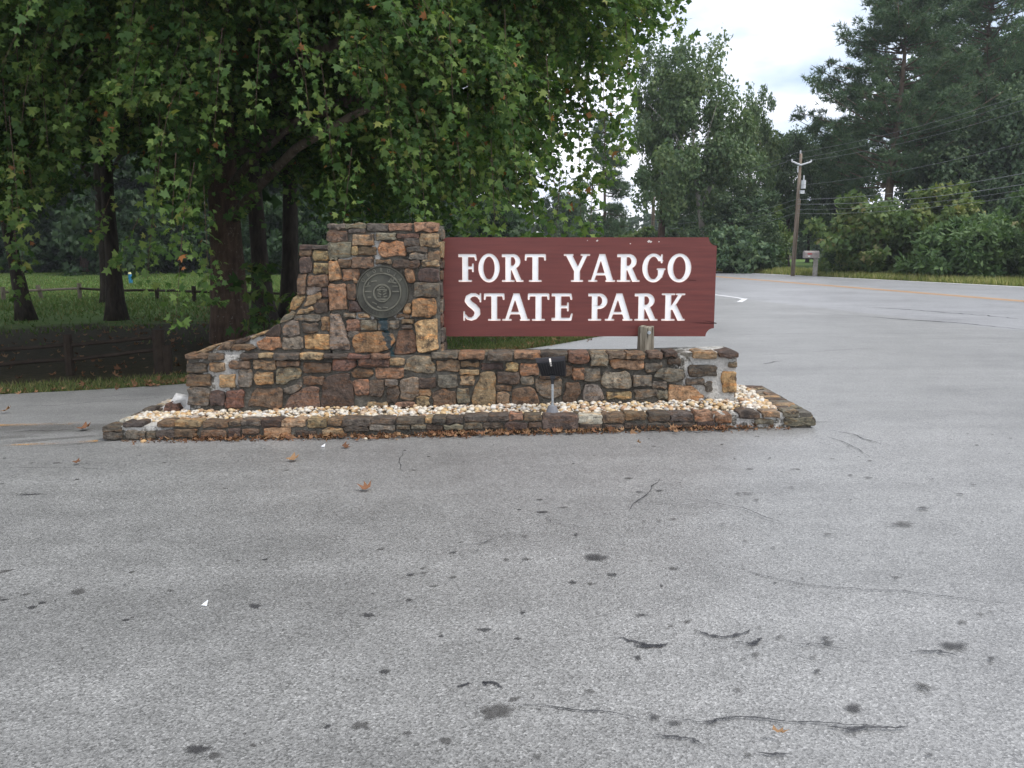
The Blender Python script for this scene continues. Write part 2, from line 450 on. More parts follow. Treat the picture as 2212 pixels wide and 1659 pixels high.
ys = [-40, -20, -10, -5, -2, 0, 2, 4, 6, 7, 8, 9] + [9.4 + 0.4 * i for i in range(40)] + [26, 28, 30, 33, 36, 40, 46, 53, 60, 80, 120, 240]
nxs = []
vs_, fs_ = [], []
def cols(y):
    a, b = xl(y), xr(y)
    k = [a, a + .3 * min(1, (b - a))]
    return [a + (b - a) * i / 60 for i in range(61)]
for y in ys:
    for x in cols(y): vs_.append((x, y, gz(x, y)))
for j in range(len(ys) - 1):
    for i in range(60):
        a = j * 61 + i; fs_.append((a, a + 1, a + 62, a + 61))
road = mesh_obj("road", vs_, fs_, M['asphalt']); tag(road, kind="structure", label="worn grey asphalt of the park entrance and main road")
# flat marks on the asphalt
def blob(name, cx, cy, rx, ry, mat, ang=0.0, up=0.004, n=18, rng=rs):
    vs = [(cx, cy, gz(cx, cy) + up)]; lv = [1.0]
    ca, sa = math.cos(ang), math.sin(ang)
    for r in (0.55, 1.15):
        for k in range(n):
            a = 2 * math.pi * k / n; q = r * (1 + 0.7 * noise.noise((cx * 7 + math.cos(a) * 1.6, cy * 7 + math.sin(a) * 1.6, 0)))
            u, v = rx * q * math.cos(a), ry * q * math.sin(a)
            x, y = cx + u * ca - v * sa, cy + u * sa + v * ca
            vs.append((x, y, gz(x, y) + up)); lv.append(0.75 if r < 1 else 0.0)
    fs = [(0, 1 + k, 1 + (k + 1) % n) for k in range(n)] + [(1 + k, 1 + n + k, 1 + n + (k + 1) % n, 1 + (k + 1) % n) for k in range(n)]
    o = mesh_obj(name, vs, fs, mat, road)
    at = o.data.attributes.new("lv", 'FLOAT', 'POINT'); at.data.foreach_set("value", lv)
    return o
def strip(name, pts, width, mat, up=0.005, sub=6, jit=0.0, taper=True, rng=rs):
    P = []
    for (a, b) in zip(pts, pts[1:]):
        for k in range(sub): P.append(a + (b - a) * k / sub)
    P.append(pts[-1])
    P = [Vector((q.x + jit * 2.4 * noise.noise((q.x * 6, q.y * 6, 1)) + rng.uniform(-jit, jit) * .25, q.y + jit * 2.4 * noise.noise((q.x * 6, q.y * 6, 7)) + rng.uniform(-jit, jit) * .25, 0)) for q in P]
    vs, fs, lv = [], [], []
    for i, q in enumerate(P):
        d = (P[min(i + 1, len(P) - 1)] - P[max(i - 1, 0)]).normalized(); nrm = Vector((-d.y, d.x, 0))
        k = 1.0
        if taper: k = min(1, 0.25 + 3.0 * min(i, len(P) - 1 - i) / len(P)) * rng.uniform(0.3, 1.05)
        for s_, l in ((-1, 0.0), (-0.45, 0.8), (0.45, 0.8), (1, 0.0)):
            w = q + nrm * (s_ * width * k); vs.append((w.x, w.y, gz(w.x, w.y) + up)); lv.append(l)
    for i in range(len(P) - 1):
        for k in range(3):
            a = i * 4 + k; fs.append((a, a + 1, a + 5, a + 4))
    o = mesh_obj(name, vs, fs, mat, road)
    at = o.data.attributes.new("lv", 'FLOAT', 'POINT'); at.data.foreach_set("value", lv)
    return o
# oil spots: photo position, half width, strength (traced)
SPOTS = [(70, 1072, 32, 1), (340, 1077, 14, 1), (300, 1078, 8, 0), (430, 1066, 8, 0), (505, 1075, 8, 0), (860, 1115, 18, 1), (893, 1112, 8, 0), (820, 1070, 7, 0),
 (979, 1194, 9, 1), (20, 1232, 24, 0), (172, 1279, 18, 0), (70, 1313, 10, 1), (92, 1303, 10, 1), (8, 1297, 10, 1), (155, 1331, 12, 0), (272, 1341, 9, 1),
 (551, 1311, 16, 1), (490, 1344, 12, 1), (796, 1331, 16, 1), (797, 1360, 10, 1), (1046, 1362, 15, 1), (885, 1297, 9, 1), (979, 1248, 9, 0), (937, 1267, 10, 0), (915, 1238, 8, 0),
 (275, 1531, 24, 1), (10, 1549, 18, 1), (228, 1585, 16, 1), (427, 1620, 28, 1), (463, 1633, 16, 0), (708, 1571, 8, 1), (780, 1570, 20, 0), (962, 1601, 16, 0), (1072, 1539, 34, 0),
 (1173, 1107, 15, 1), (1215, 1097, 12, 0), (1288, 1204, 26, 1), (1322, 1242, 12, 1), (1237, 1259, 11, 1), (1275, 1262, 8, 0), (1128, 1325, 8, 1), (1384, 1330, 15, 1), (1117, 1381, 9, 1),
 (1455, 1121, 10, 0), (1379, 1063, 9, 1), (1425, 1060, 10, 1), (1358, 1034, 12, 0), (1560, 1133, 11, 0), (1950, 1132, 28, 0), (1995, 1098, 12, 1), (2075, 1068, 9, 1), (1876, 1032, 12, 0),
 (1455, 1229, 12, 0), (2060, 1395, 28, 1), (1275, 1494, 12, 0), (1845, 1531, 18, 1), (1458, 1564, 13, 1), (1415, 1550, 14, 1), (1998, 1485, 14, 0), (2080, 1345, 10, 0), (1765, 1450, 8, 1), (1620, 1014, 10, 0), (1720, 1014, 9, 0), (122, 1001, 10, 0), (620, 1080, 9, 0), (1615, 1066, 14, 0)]
for (x, y, hw, st) in SPOTS:
    q = at_G(x, y); dpt = (q - camo.location).length
    r = hw * S / FPX * dpt
    asp = 0.75 if y > 1150 else 0.6
    blob("oil_stain", q.x, q.y, r * 1.08, max(r * asp * rs.uniform(0.8, 1.5), 0.018), M['oil'] if st else M['oilfaint'], rs.uniform(-0.3, 0.3))
for _ in range(170):                     # small faint drips
    x, y = rs.uniform(-1.2, 1.2), 0; Y_ = rs.uniform(2.2, 7.1); X_ = rs.uniform(-.62, .62) * Y_
    r = rs.uniform(.008, .022); blob("oil_stain", X_, Y_, r * 1.3, r, M['oilfaint'] if rs.random() < .7 else M['oil'], rs.uniform(0, 3), n=9)
def crk(pts, w=0.006, jit=0.012, sub=7): strip("crack", [at_G(*q) for q in pts], w, M['crack'], jit=jit, sub=sub)
crk([(1422, 1035), (1405, 1058), (1375, 1086), (1360, 1105)], 0.008)
crk([(1360, 1085), (1480, 1092), (1515, 1096)], 0.004)
crk([(1515, 1078), (1560, 1090), (1605, 1100), (1650, 1116), (1700, 1135)], 0.007)
crk([(1590, 1225), (1645, 1245), (1720, 1262), (1800, 1270), (1870, 1277), (1960, 1278), (2040, 1290), (2130, 1300), (2212, 1308)], 0.006)
crk([(1120, 1527), (1200, 1530), (1280, 1536), (1340, 1543), (1390, 1552)], 0.008)
crk([(1440, 1553), (1530, 1559), (1620, 1553), (1700, 1561), (1790, 1560), (1850, 1568), (1960, 1575)], 0.009)
crk([(1780, 1566), (1850, 1572), (1910, 1575), (1965, 1570)], 0.02, 0.02)
crk([(1330, 1385), (1380, 1390), (1440, 1387)], 0.018, 0.03); crk([(1370, 1398), (1400, 1393), (1440, 1390)], 0.03, 0.02)
crk([(1500, 1363), (1560, 1367), (1600, 1362)], 0.02, 0.03); crk([(1580, 1378), (1620, 1385), (1650, 1382)], 0.02, 0.03)
crk([(1700, 1388), (1780, 1397), (1840, 1405)], 0.008, 0.02); crk([(1960, 1410), (2020, 1408), (2090, 1424)], 0.016, 0.02)
crk([(1020, 1500), (1045, 1490), (1060, 1510)], 0.02, 0.04); crk([(990, 1480), (1030, 1474)], 0.012, 0.03)
crk([(1795, 928), (1850, 942), (1905, 962)], 0.012, 0.02, 9); crk([(1790, 945), (1830, 958), (1880, 988)], 0.008, 0.015)
crk([(870, 975), (862, 1000), (872, 1020)], 0.005); crk([(1000, 1178), (1050, 1172), (1105, 1153)], 0.006)
crk([(1180, 1118), (1190, 1130), (1270, 1140)], 0.005); crk([(560, 1142), (640, 1153)], 0.004); crk([(280, 1160), (340, 1166)], 0.005)
crk([(1860, 683), (1960, 691), (2060, 697), (2212, 712)], 0.075, 0.03, 9); crk([(1740, 674), (1860, 684)], 0.02, 0.03)
crk([(1850, 662), (1950, 668), (2060, 677), (2130, 682), (2212, 690)], 0.06, 0.06, 9)
crk([(1560, 725), (1660, 722), (1780, 720)], 0.012, 0.03); crk([(1600, 770), (1760, 760), (1900, 752)], 0.01, 0.03); crk([(1640, 788), (1690, 780)], 0.02, 0.03)
crk([(0, 1010), (140, 1012), (300, 1016)], 0.004); crk([(0, 935), (60, 932), (200, 928)], 0.012, 0.02)
crk([(0, 880), (120, 876), (250, 866), (360, 858)], 0.008, 0.02); crk([(180, 862), (300, 850)], 0.006, 0.02); crk([(330, 1402), (380, 1406)], 0.01, 0.02)
crk([(1420, 1590), (1470, 1600), (1500, 1612)], 0.014, 0.02); crk([(1535, 1560), (1600, 1556)], 0.01, 0.02); crk([(1640, 1625), (1720, 1622)], 0.01, 0.02)
# soft dark patches on the asphalt along the border
for (x, y, rx, ry) in ((400, 950, 1.1, .14), (800, 940, 1.4, .15), (1250, 930, 1.5, .14), (1600, 915, .9, .14), (120, 925, 1.0, .3), (150, 950, .9, .25)):
    q = at_G(x, y); blob("dark_patch", q.x, q.y, rx, ry, M['darkening'], up=0.003 + 0.0004 * rs.random(), n=26)
q = at_G(742, 1079)
# painted lines
strip("painted_line", [at_G(-60, 921), at_G(60, 918), at_G(130, 917), at_G(190, 914)], 0.085, M['yworn'], taper=False, up=0.0055)
strip("painted_line", [at_G(-60, 966), at_G(80, 960), at_G(160, 957), at_G(212, 953)], 0.06, M['yworn'], taper=False, up=0.0055)
for off in (-0.16, 0.16):
    strip("painted_line", [Vector((yellow(y) + off, y, 0)) for y in (8, 14, 20, 26, 33, 40, 50, 65, 90)], 0.075, M['yline'], taper=False, up=0.006)
strip("painted_line", [Vector((xr(y) - 0.45, y, 0)) for y in (10, 25, 34.5, 45, 56.7, 60, 90)], 0.15, M['wline'], taper=False, up=0.006)
hk = [at_G(1450, 624), at_G(1520, 634), at_G(1560, 639), at_G(1590, 643), at_G(1606, 646)]
strip("painted_line", hk, 0.09, M['wline'], taper=False, up=0.006)
strip("painted_line", [at_G(1610, 645.5), at_G(1604, 649), at_G(1597, 653)], 0.1, M['wline'], taper=False, up=0.0065)
# ------------------------------------------------------------------ stone sign wall
wall = empty("stone_wall", (-0.8, WY + 0.3, 0.1), "tall brown fieldstone pier and low stone wall holding the park name board", "stone wall")
def prism(outline, Y0, Y1):
    """outline [(x,z)] -> extruded solid"""
    n = len(outline)
    area = sum(outline[i][0] * outline[(i + 1) % n][1] - outline[(i + 1) % n][0] * outline[i][1] for i in range(n))
    if area < 0: outline = outline[::-1]
    vs = [(x, Y0, z) for x, z in outline] + [(x, Y1, z) for x, z in outline]
    tri = tessellate_polygon([[Vector((x, z, 0)) for x, z in outline]])
    fs = []
    for a, b, c_ in tri:
        A, B, C_ = (Vector(outline[i]) for i in (a, b, c_))
        if (B - A).cross(C_ - A) < 0: b, c_ = c_, b
        fs.append((a, b, c_)); fs.append((n + a, n + c_, n + b))
    for i in range(n):
        j = (i + 1) % n; fs.append((i, n + i, n + j, j))
    return vs, fs
def xz(zf, x, y, Y):
    q = at_Y(*zf(x, y), Y); return (q.x, q.z)
base_top = xz(z1, 100, 1006, WY)[1]
low = [xz(z1, 44, 1012, WY), xz(z1, 1000, 1010, WY), xz(z2, 400, 868, WY), xz(z2, 1400, 866, WY), xz(z2, 1800, 852, WY), xz(z2, 2098, 846, WY)]
low += [(low[-1][0], 0.0), (low[0][0], -0.1)]
low = [(x, z) for x, z in low]
MB().add(*prism(low, WY, WY + 0.46)).build("mortar_core", M['mortar'], wall)
wing = [xz(z1, *q, TY) for q in ((150, 1000), (260, 950), (385, 912), (490, 880), (600, 852), (705, 795), (780, 700), (808, 610), (836, 580), (846, 430), (852, 240), (1060, 240), (1060, 1060), (150, 1060))]
MB().add(*prism(wing, TY, TY + 0.38)).build("mortar_core", M['mortar'], wall)
tx0, tz1 = xz(z1, 1048, 84, TY); tx1, _ = xz(z1, 1836, 84, TY)
TD = 0.60
MB().box((tx0, TY - 0.004, 0.3), (tx1, TY + TD, tz1)).build("mortar_core", M['mortar'], wall)
TOWER = """g 1045 78 1165 108; g 1170 78 1310 106; k 1325 80 1475 124; o 1482 75 1645 124; o 1665 72 1832 130
b 1042 128 1182 202; k 1195 112 1312 142; t 1228 150 1372 228; g 1392 142 1532 190; r 1540 146 1694 174; k 1592 180 1697 236; t 1706 146 1836 236
g 1048 208 1206 310; t 1220 240 1252 302; b 1262 246 1390 296; O 1405 252 1430 205 1585 203 1602 300 1440 314 1408 278; k 1612 242 1752 280; g 1628 290 1756 330; b 1764 270 1836 348
g 1060 316 1112 334; b 1120 334 1210 382; b 1218 316 1372 387; b 1392 334 1492 360; d 1515 336 1696 386; t 1724 334 1836 380
o 1060 342 1112 342 1137 470 1060 486; o 1150 400 1270 402 1262 476 1152 478; o 1592 400 1652 398 1664 490 1618 492; d 1696 402 1836 484; k 1700 350 1780 334 1790 346
o 1055 506 1168 506 1182 680 1060 694; b 1186 512 1240 510 1244 616 1192 616; g 1660 502 1836 592; t 1226 412 1262 490 1236 500
d 1196 636 1250 632 1288 696 1200 694; O 1650 622 1700 606 1812 612 1818 720 1762 742 1646 736; t 1600 650 1640 640 1636 708 1584 706
g 1160 714 1242 744; t 1262 716 1340 722 1346 746 1266 746; b 1540 722 1624 746
o 1178 762 1274 834; g 1282 766 1396 828; k 1404 766 1482 832; g 1482 766 1554 816; b 1574 758 1652 786; k 1574 796 1642 820; T 1662 792 1700 762 1820 756 1834 960 1732 992 1692 986
g 1196 842 1272 884; O 1222 902 1262 856 1420 842 1500 862 1522 912 1492 962 1380 992 1246 986; r 1550 842 1640 836 1666 872 1674 986 1562 1012 1520 1002"""
front_stones(wall, TOWER, z1, TY - 0.004, 0.03, 0.07)
WING = """d 845 228 936 256; k 940 228 1046 256; b 843 260 926 302; t 948 268 1046 336; p 845 330 870 312 920 312 932 420 850 426; t 945 356 1046 428; b 838 434 890 430 884 578 834 580
b 906 442 1048 516; g 892 528 1000 528 990 556 900 590; t 870 664 904 592 992 562 1000 602 948 642; p 1004 536 1048 536 1048 598 1010 590; p 945 652 985 616 1050 612 1050 696 1000 712 950 702
t 776 690 802 602 826 590 880 592 850 652 820 686; t 820 716 842 692 935 666 946 690 900 714; g 702 780 740 732 790 696 812 716 770 760; g 816 726 990 724 990 764 800 764
G 722 830 760 772 832 772 846 860 780 880 726 866; k 866 784 970 784 970 850 880 854; o 996 742 1056 742 1056 836 996 838; G 1064 716 1130 714 1152 790 1200 930 1196 972 1062 972
T 886 872 1058 866 1058 966 886 966; G 722 892 862 886 866 960 726 972; O 536 930 600 886 702 882 718 950 650 976 560 970; d 596 852 700 790 706 872 620 882
t 496 882 590 842 602 856 520 896; d 386 916 480 878 490 906 402 936; b 356 966 376 940 500 936 530 956 480 976; b 256 970 292 926 386 900 352 966; t 94 992 250 942 242 972 180 992"""
front_stones(wall, WING, z1, TY, 0.028, 0.2)
BASE_L = """k 42 1074 186 1132; t 200 1072 310 1122; b 350 1054 486 1106; t 515 1056 668 1112; b 685 1052 846 1086; b 868 1066 1065 1136; r 1085 1046 1240 1048 1246 1092 1180 1124 1086 1118; r 1270 1042 1482 1088; t 1490 1042 1586 1078
G 1590 1112 1620 1042 1680 1016 1776 1026 1805 1080 1804 1136 1690 1138
b 40 1150 210 1232; t 278 1152 380 1240; g 412 1118 496 1236; t 528 1136 652 1214; G 678 1210 686 1114 836 1104 850 1130 848 1166 740 1216; b 872 1166 1016 1220; p 998 1385 1010 1240 1036 1172 1196 1142 1224 1230 1232 1382
b 1212 1132 1250 1106 1360 1116 1366 1150 1290 1172 1226 1166; o 1388 1106 1582 1172
g 48 1252 196 1366; p 215 1272 300 1372; r 318 1276 432 1256 446 1290 440 1386 320 1392; B 478 1372 490 1330 540 1248 700 1246 722 1272 712 1386 600 1382; g 732 1252 850 1206 862 1240 800 1286 736 1276; B 726 1396 790 1300 880 1246 980 1246 986 1382 900 1392
o 1228 1196 1336 1192 1338 1290 1260 1302 1236 1270; p 1340 1200 1440 1192 1452 1250 1432 1312 1344 1302; g 1456 1186 1542 1226; d 1466 1246 1540 1236 1562 1280 1532 1356 1466 1350; G 1562 1186 1690 1174 1696 1290 1640 1332 1564 1322
t 1330 1346 1472 1378; o 1530 1352 1666 1382; o 1690 1262 1776 1298; t 1682 1312 1766 1372; d 1702 1176 1812 1242"""
front_stones(wall, BASE_L, z1, WY, 0.031, 0.08)
BASE_R = """b 92 906 240 974; b 256 910 372 946; d 388 920 530 966; t 553 926 634 972; o 650 926 772 1002; b 930 942 1000 936 1000 992 950 1012; o 1002 952 1076 1030; g 1080 956 1186 1036; o 1246 896 1470 900 1476 956 1390 964 1270 952; g 1486 920 1600 916 1580 960 1500 982; d 1640 894 1722 930; k 1782 938 1966 1006; g 2050 914 2100 946
g 100 1006 226 1076; t 246 966 370 996; t 250 1006 334 1066; t 330 1212 336 1120 386 986 470 982 482 1020 478 1216; p 496 984 640 1056; g 656 1010 736 1060; G 1190 1042 1216 982 1360 976 1390 1030 1386 1082 1240 1086 1200 1066; g 1406 1002 1526 1072; g 1546 1006 1590 960 1740 966 1742 1030 1640 1042; g 1538 1046 1630 1090; k 1762 1026 1880 1066; T 2006 982 2094 980 2098 1112 2010 1116
b 60 1130 140 1090 216 1116 216 1200 72 1216; g 232 1090 306 1186; b 486 1074 586 1106; t 496 1124 576 1202; b 596 1102 680 1080 736 1092 776 1182 750 1202 602 1202; G 752 1032 920 1028 920 1140 830 1156 762 1112; b 936 1150 960 1052 1040 1048 1052 1120 1010 1180 942 1176; g 1072 1150 1086 1066 1170 1072 1208 1140 1180 1186 1082 1186; t 1232 1114 1392 1156; g 1416 1096 1560 1096 1566 1130 1422 1160; g 1572 1102 1632 1160; O 1638 1166 1650 1066 1780 1072 1880 1132 1842 1172 1652 1176; k 1884 1062 1932 1042 1932 1100 1900 1112; d 780 1010 910 1022; b 600 1210 700 1230"""
front_stones(wall, BASE_R, z2, WY, 0.031, 0.08)
CAP_L = "b 35 1006 190 1034; k 198 1004 300 1046; k 425 1004 550 1040; t 555 1000 652 1032; k 660 1003 842 1040; t 850 1003 1006 1040; k 1020 1004 1186 1032; r 1190 1008 1350 1032; r 1355 1006 1482 1032"
front_stones(wall, CAP_L, z1, WY - 0.012, 0.034, 0.2)
CAP_R = "g 60 856 226 886; o 238 858 404 894; k 435 856 592 898; o 608 853 782 890; k 788 856 966 902; r 976 852 1106 912; g 1120 856 1232 936; b 1240 856 1352 890; b 1360 854 1482 892; b 1505 853 1602 887; d 1620 845 1702 882; t 1810 848 1962 886; d 1980 850 2060 836 2108 850 2106 876 2050 886 1990 880"
front_stones(wall, CAP_R, z2, WY - 0.012, 0.034, 0.2)
# slabs on top of the low wall, pier and wing, and stones on the pier's side
def face_stones(parent, O, U, V, N, ulen, vlen, rows, w0, w1, cols_, proud=0.02, gap=0.02, depth=0.05, seed=1):
    rng = random.Random(seed); v = 0.0
    hs = [rng.uniform(0.7, 1.3) for _ in range(rows)]; k = vlen / sum(hs)
    for hgt in hs:
        hgt *= k; u = 0.0
        while u < ulen - 0.02:
            w = min(rng.uniform(w0, w1), ulen - u)
            if ulen - u - w < w0 * 0.5: w = ulen - u
            g = gap * 0.5
            pts = [(u + g, v + g), (u + w - g, v + g), (u + w - g, v + hgt - g), (u + g, v + hgt - g)]
            pts = [(a + rng.uniform(-.012, .012), b + rng.uniform(-.008, .008)) for a, b in pts]
            put_stone(parent, [O + U * a + V * b for a, b in pts], U, V, N, PAL[rng.choice(cols_)], proud * rng.uniform(0.6, 1.3), depth, rng=rng)
            u += w
        v += hgt
YV = Vector((0, 1, 0)); XV = UX
face_stones(wall, Vector((tx1, TY + 0.02, 0.60)), YV, UZ, XV, TD - 0.04, tz1 - 0.62, 9, 0.16, 0.3, "bgkdtr", 0.02, seed=3)
face_stones(wall, Vector((tx0 + 0.02, TY + 0.13, tz1)), XV, YV, UZ, tx1 - tx0 - 0.04, TD - 0.14, 2, 0.2, 0.4, "gkgt", 0.012, seed=4)
xw1 = low[5][0]
face_stones(wall, Vector((tx1 + 0.06, WY + 0.24, low[3][1] - 0.004)), XV, YV, UZ, xw1 - tx1 - 0.06, 0.2, 1, 0.25, 0.5, "gGkt", 0.01, seed=5)
face_stones(wall, Vector((xw1, WY + 0.02, 0.14)), YV, UZ, XV, 0.42, low[5][1] - 0.16, 4, 0.16, 0.28, "bkgt", 0.02, seed=6)
face_stones(wall, Vector((low[0][0], WY + 0.44, 0.06)), -YV, UZ, -XV, 0.42, low[0][1] - 0.1, 4, 0.16, 0.28, "bkgt", 0.02, seed=8)
# ------------------------------------------------------------------ bronze seal
SC = at_Y(*z1(1435, 561), TY); SR = abs(at_Y(*z1(1622, 561), TY).x - SC.x)
t = NT("weathered bronze", 0.55, 0.5); p = t.pos()
t.color(t.mix(t.ramp(t.noise(p, 9, 5), [(0.35, 0), (0.7, 1)]), (0.052, 0.051, 0.042, 1), (0.094, 0.093, 0.074, 1)))
t.b.inputs["Metallic"].default_value = 0.45; t.bump(t.noise(p, 120, 4), 0.3, 0.004); M['bronze'] = t.m
M['bronze2'] = simple('rubbed bronze', (0.145, 0.142, 0.112, 1), 0.45, 0.5, 0.35, 20, 0.2, 0.5)
seal = empty("bronze_seal", (SC.x, TY - 0.03, SC.z), "round weathered bronze state seal set into the stone pier", "plaque")
def seal_lathe(prof, name, cx=0.0, cz_=0.0, n=64):
    mb = MB(); base = 0
    for r, y in prof:
        for k in range(n):
            a = 2 * math.pi * k / n; mb.v.append((cx + r * math.cos(a), -y, cz_ + r * math.sin(a)))
    for i in range(len(prof) - 1):
        for k in range(n):
            a = i * n + k; b = i * n + (k + 1) % n
            mb.f.append((a, a + n, b + n, b))
    return mesh_obj(name, mb.v, mb.f, M['bronze2'] if name == 'ring' else M['bronze'], seal, smooth=False)
r = SR
seal_lathe([(r, -0.05), (r, 0.004), (r * .985, 0.014), (r * .955, 0.014), (r * .935, 0.003), (r * .0, 0.003)], "disc")
seal_lathe([(r * .745, 0.003), (r * .725, 0.016), (r * .69, 0.016), (r * .67, 0.003)], "ring")
seal_lathe([(r * .35, 0.003), (r * .335, 0.018), (r * .29, 0.018), (r * .275, 0.003)], "ring", 0.0, -0.01)
# ------------------------------------------------------------------ lettering (outlines found from stroke distance fields)
def f_box(X, Y, x0, y0, x1, y1, r=0.02):
    cx, cy = (x0 + x1) / 2, (y0 + y1) / 2; hx, hy = (x1 - x0) / 2 - r, (y1 - y0) / 2 - r
    qx, qy = np.abs(X - cx) - hx, np.abs(Y - cy) - hy
    return np.hypot(np.maximum(qx, 0), np.maximum(qy, 0)) + np.minimum(np.maximum(qx, qy), 0) - r
def f_seg(X, Y, ax, ay, bx, by, r, r2=None):
    r2 = r if r2 is None else r2
    dx, dy = bx - ax, by - ay; tt = np.clip(((X - ax) * dx + (Y - ay) * dy) / (dx * dx + dy * dy), 0, 1)
    return np.hypot(X - ax - tt * dx, Y - ay - tt * dy) - (r + (r2 - r) * tt)
def f_slant(X, Y, ax, ay, bx, by, w):        # slanted stem with level ends
    dx, dy = bx - ax, by - ay; xc = ax + dx * (Y - ay) / dy
    s_ = abs(dy) / math.hypot(dx, dy)
    return np.maximum((np.abs(X - xc) - w) * s_, np.maximum(min(ay, by) - Y, Y - max(ay, by)))
def f_ell(X, Y, cx, cy, rx, ry):
    return (np.hypot((X - cx) / rx, (Y - cy) / ry) - 1) * min(rx, ry)
def U_(*a):
    o = a[0]
    for q in a[1:]: o = np.minimum(o, q)
    return o
def glyph(ch, X, Y):
    B = lambda *a: f_box(X, Y, *a); G = lambda *a: f_seg(X, Y, *a); SL = lambda *a: f_slant(X, Y, *a); E = lambda *a: f_ell(X, Y, *a)
    sf = lambda a, b, y=0.035: G(a + .035, y, b - .035, y, .036)
    if ch == 'F': return U_(B(.17, 0, .39, 1), sf(.03, .53), B(.03, .885, .66, 1), G(.64, .95, .675, .79, .045, .035), B(.3, .455, .56, .555), G(.56, .63, .56, .38, .034))
    if ch == 'O': return np.maximum(E(.39, .5, .39, .515), -E(.39, .5, .205, .405))
    if ch == 'P' or ch == 'R':
        if ch == 'P': bowl = np.maximum(np.maximum(E(.40, .715, .31, .285), .33 - X), -E(.375, .72, .145, .175))
        else: bowl = np.maximum(np.maximum(E(.42, .735, .28, .265), .33 - X), -E(.39, .735, .125, .155))
        y0 = .43 if ch == 'P' else .47
        cut = -B(.36, y0 + .115, .45, .885)
        o = U_(B(.15, 0, .36, 1), sf(.02, .5), B(.02, .885, .42, 1), B(.3, y0, .42, y0 + .11), bowl)
        if ch == 'R': o = U_(o, SL(.44, .52, .665, 0, .105), sf(.60, .82))
        return o
    if ch == 'T': return U_(B(.03, .885, .74, 1), G(.05, .955, .035, .79, .045, .034), G(.72, .955, .735, .79, .045, .034), B(.275, 0, .495, 1), sf(.15, .62))
    if ch == 'Y': return U_(SL(.165, 1, .475, .40, .115), SL(.79, 1, .52, .42, .075), B(.37, 0, .585, .48), sf(.26, .7), sf(0, .35, .965), sf(.6, .94, .965))
    if ch == 'A': return U_(SL(.15, 0, .455, 1, .062), SL(.79, 0, .485, 1, .112), B(.25, .235, .68, .325), sf(0, .33), sf(.61, .96))
    if ch == 'G':
        o = np.maximum(E(.40, .5, .39, .515), -E(.40, .5, .205, .405))
        o = np.maximum(o, -B(.47, .44, .95, .74, .01))
        return U_(o, G(.685, .96, .685, .70, .034), B(.56, .15, .72, .46), G(.55, .455, .79, .455, .036))
    if ch == 'S':
        P = [(.62, .80, .04), (.57, .89, .05), (.46, .945, .06), (.32, .935, .07), (.2, .85, .09), (.18, .73, .105), (.27, .615, .112), (.41, .51, .118), (.52, .39, .112), (.535, .26, .105), (.45, .125, .078), (.32, .06, .058), (.18, .09, .052), (.09, .2, .042)]
        o = U_(*[G(a[0], a[1], b[0], b[1], a[2], b[2]) for a, b in zip(P, P[1:])])
        return U_(o, G(.645, .975, .645, .70, .032), G(.055, .03, .055, .32, .032))
    if ch == 'E': return U_(B(.16, 0, .375, 1), B(.03, .885, .71, 1), G(.7, .95, .735, .79, .045, .034), B(.3, .455, .62, .555), G(.615, .64, .615, .375, .034), B(.03, 0, .72, .11), G(.71, .05, .755, .24, .045, .034))
    if ch == 'K': return U_(B(.16, 0, .37, 1), sf(.03, .51), sf(.03, .51, .965), SL(.36, .40, .72, 1, .07), SL(.45, .56, .725, 0, .112), sf(.6, .87), sf(.53, .86, .965))
    if ch == 'I': return U_(B(.16, 0, .37, 1), sf(.03, .5), sf(.03, .5, .965))
GW = dict(F=.70, O=.78, R=.82, T=.77, Y=.94, A=.96, G=.82, S=.71, E=.78, P=.72, K=.88, I=.53)
_gc = {}
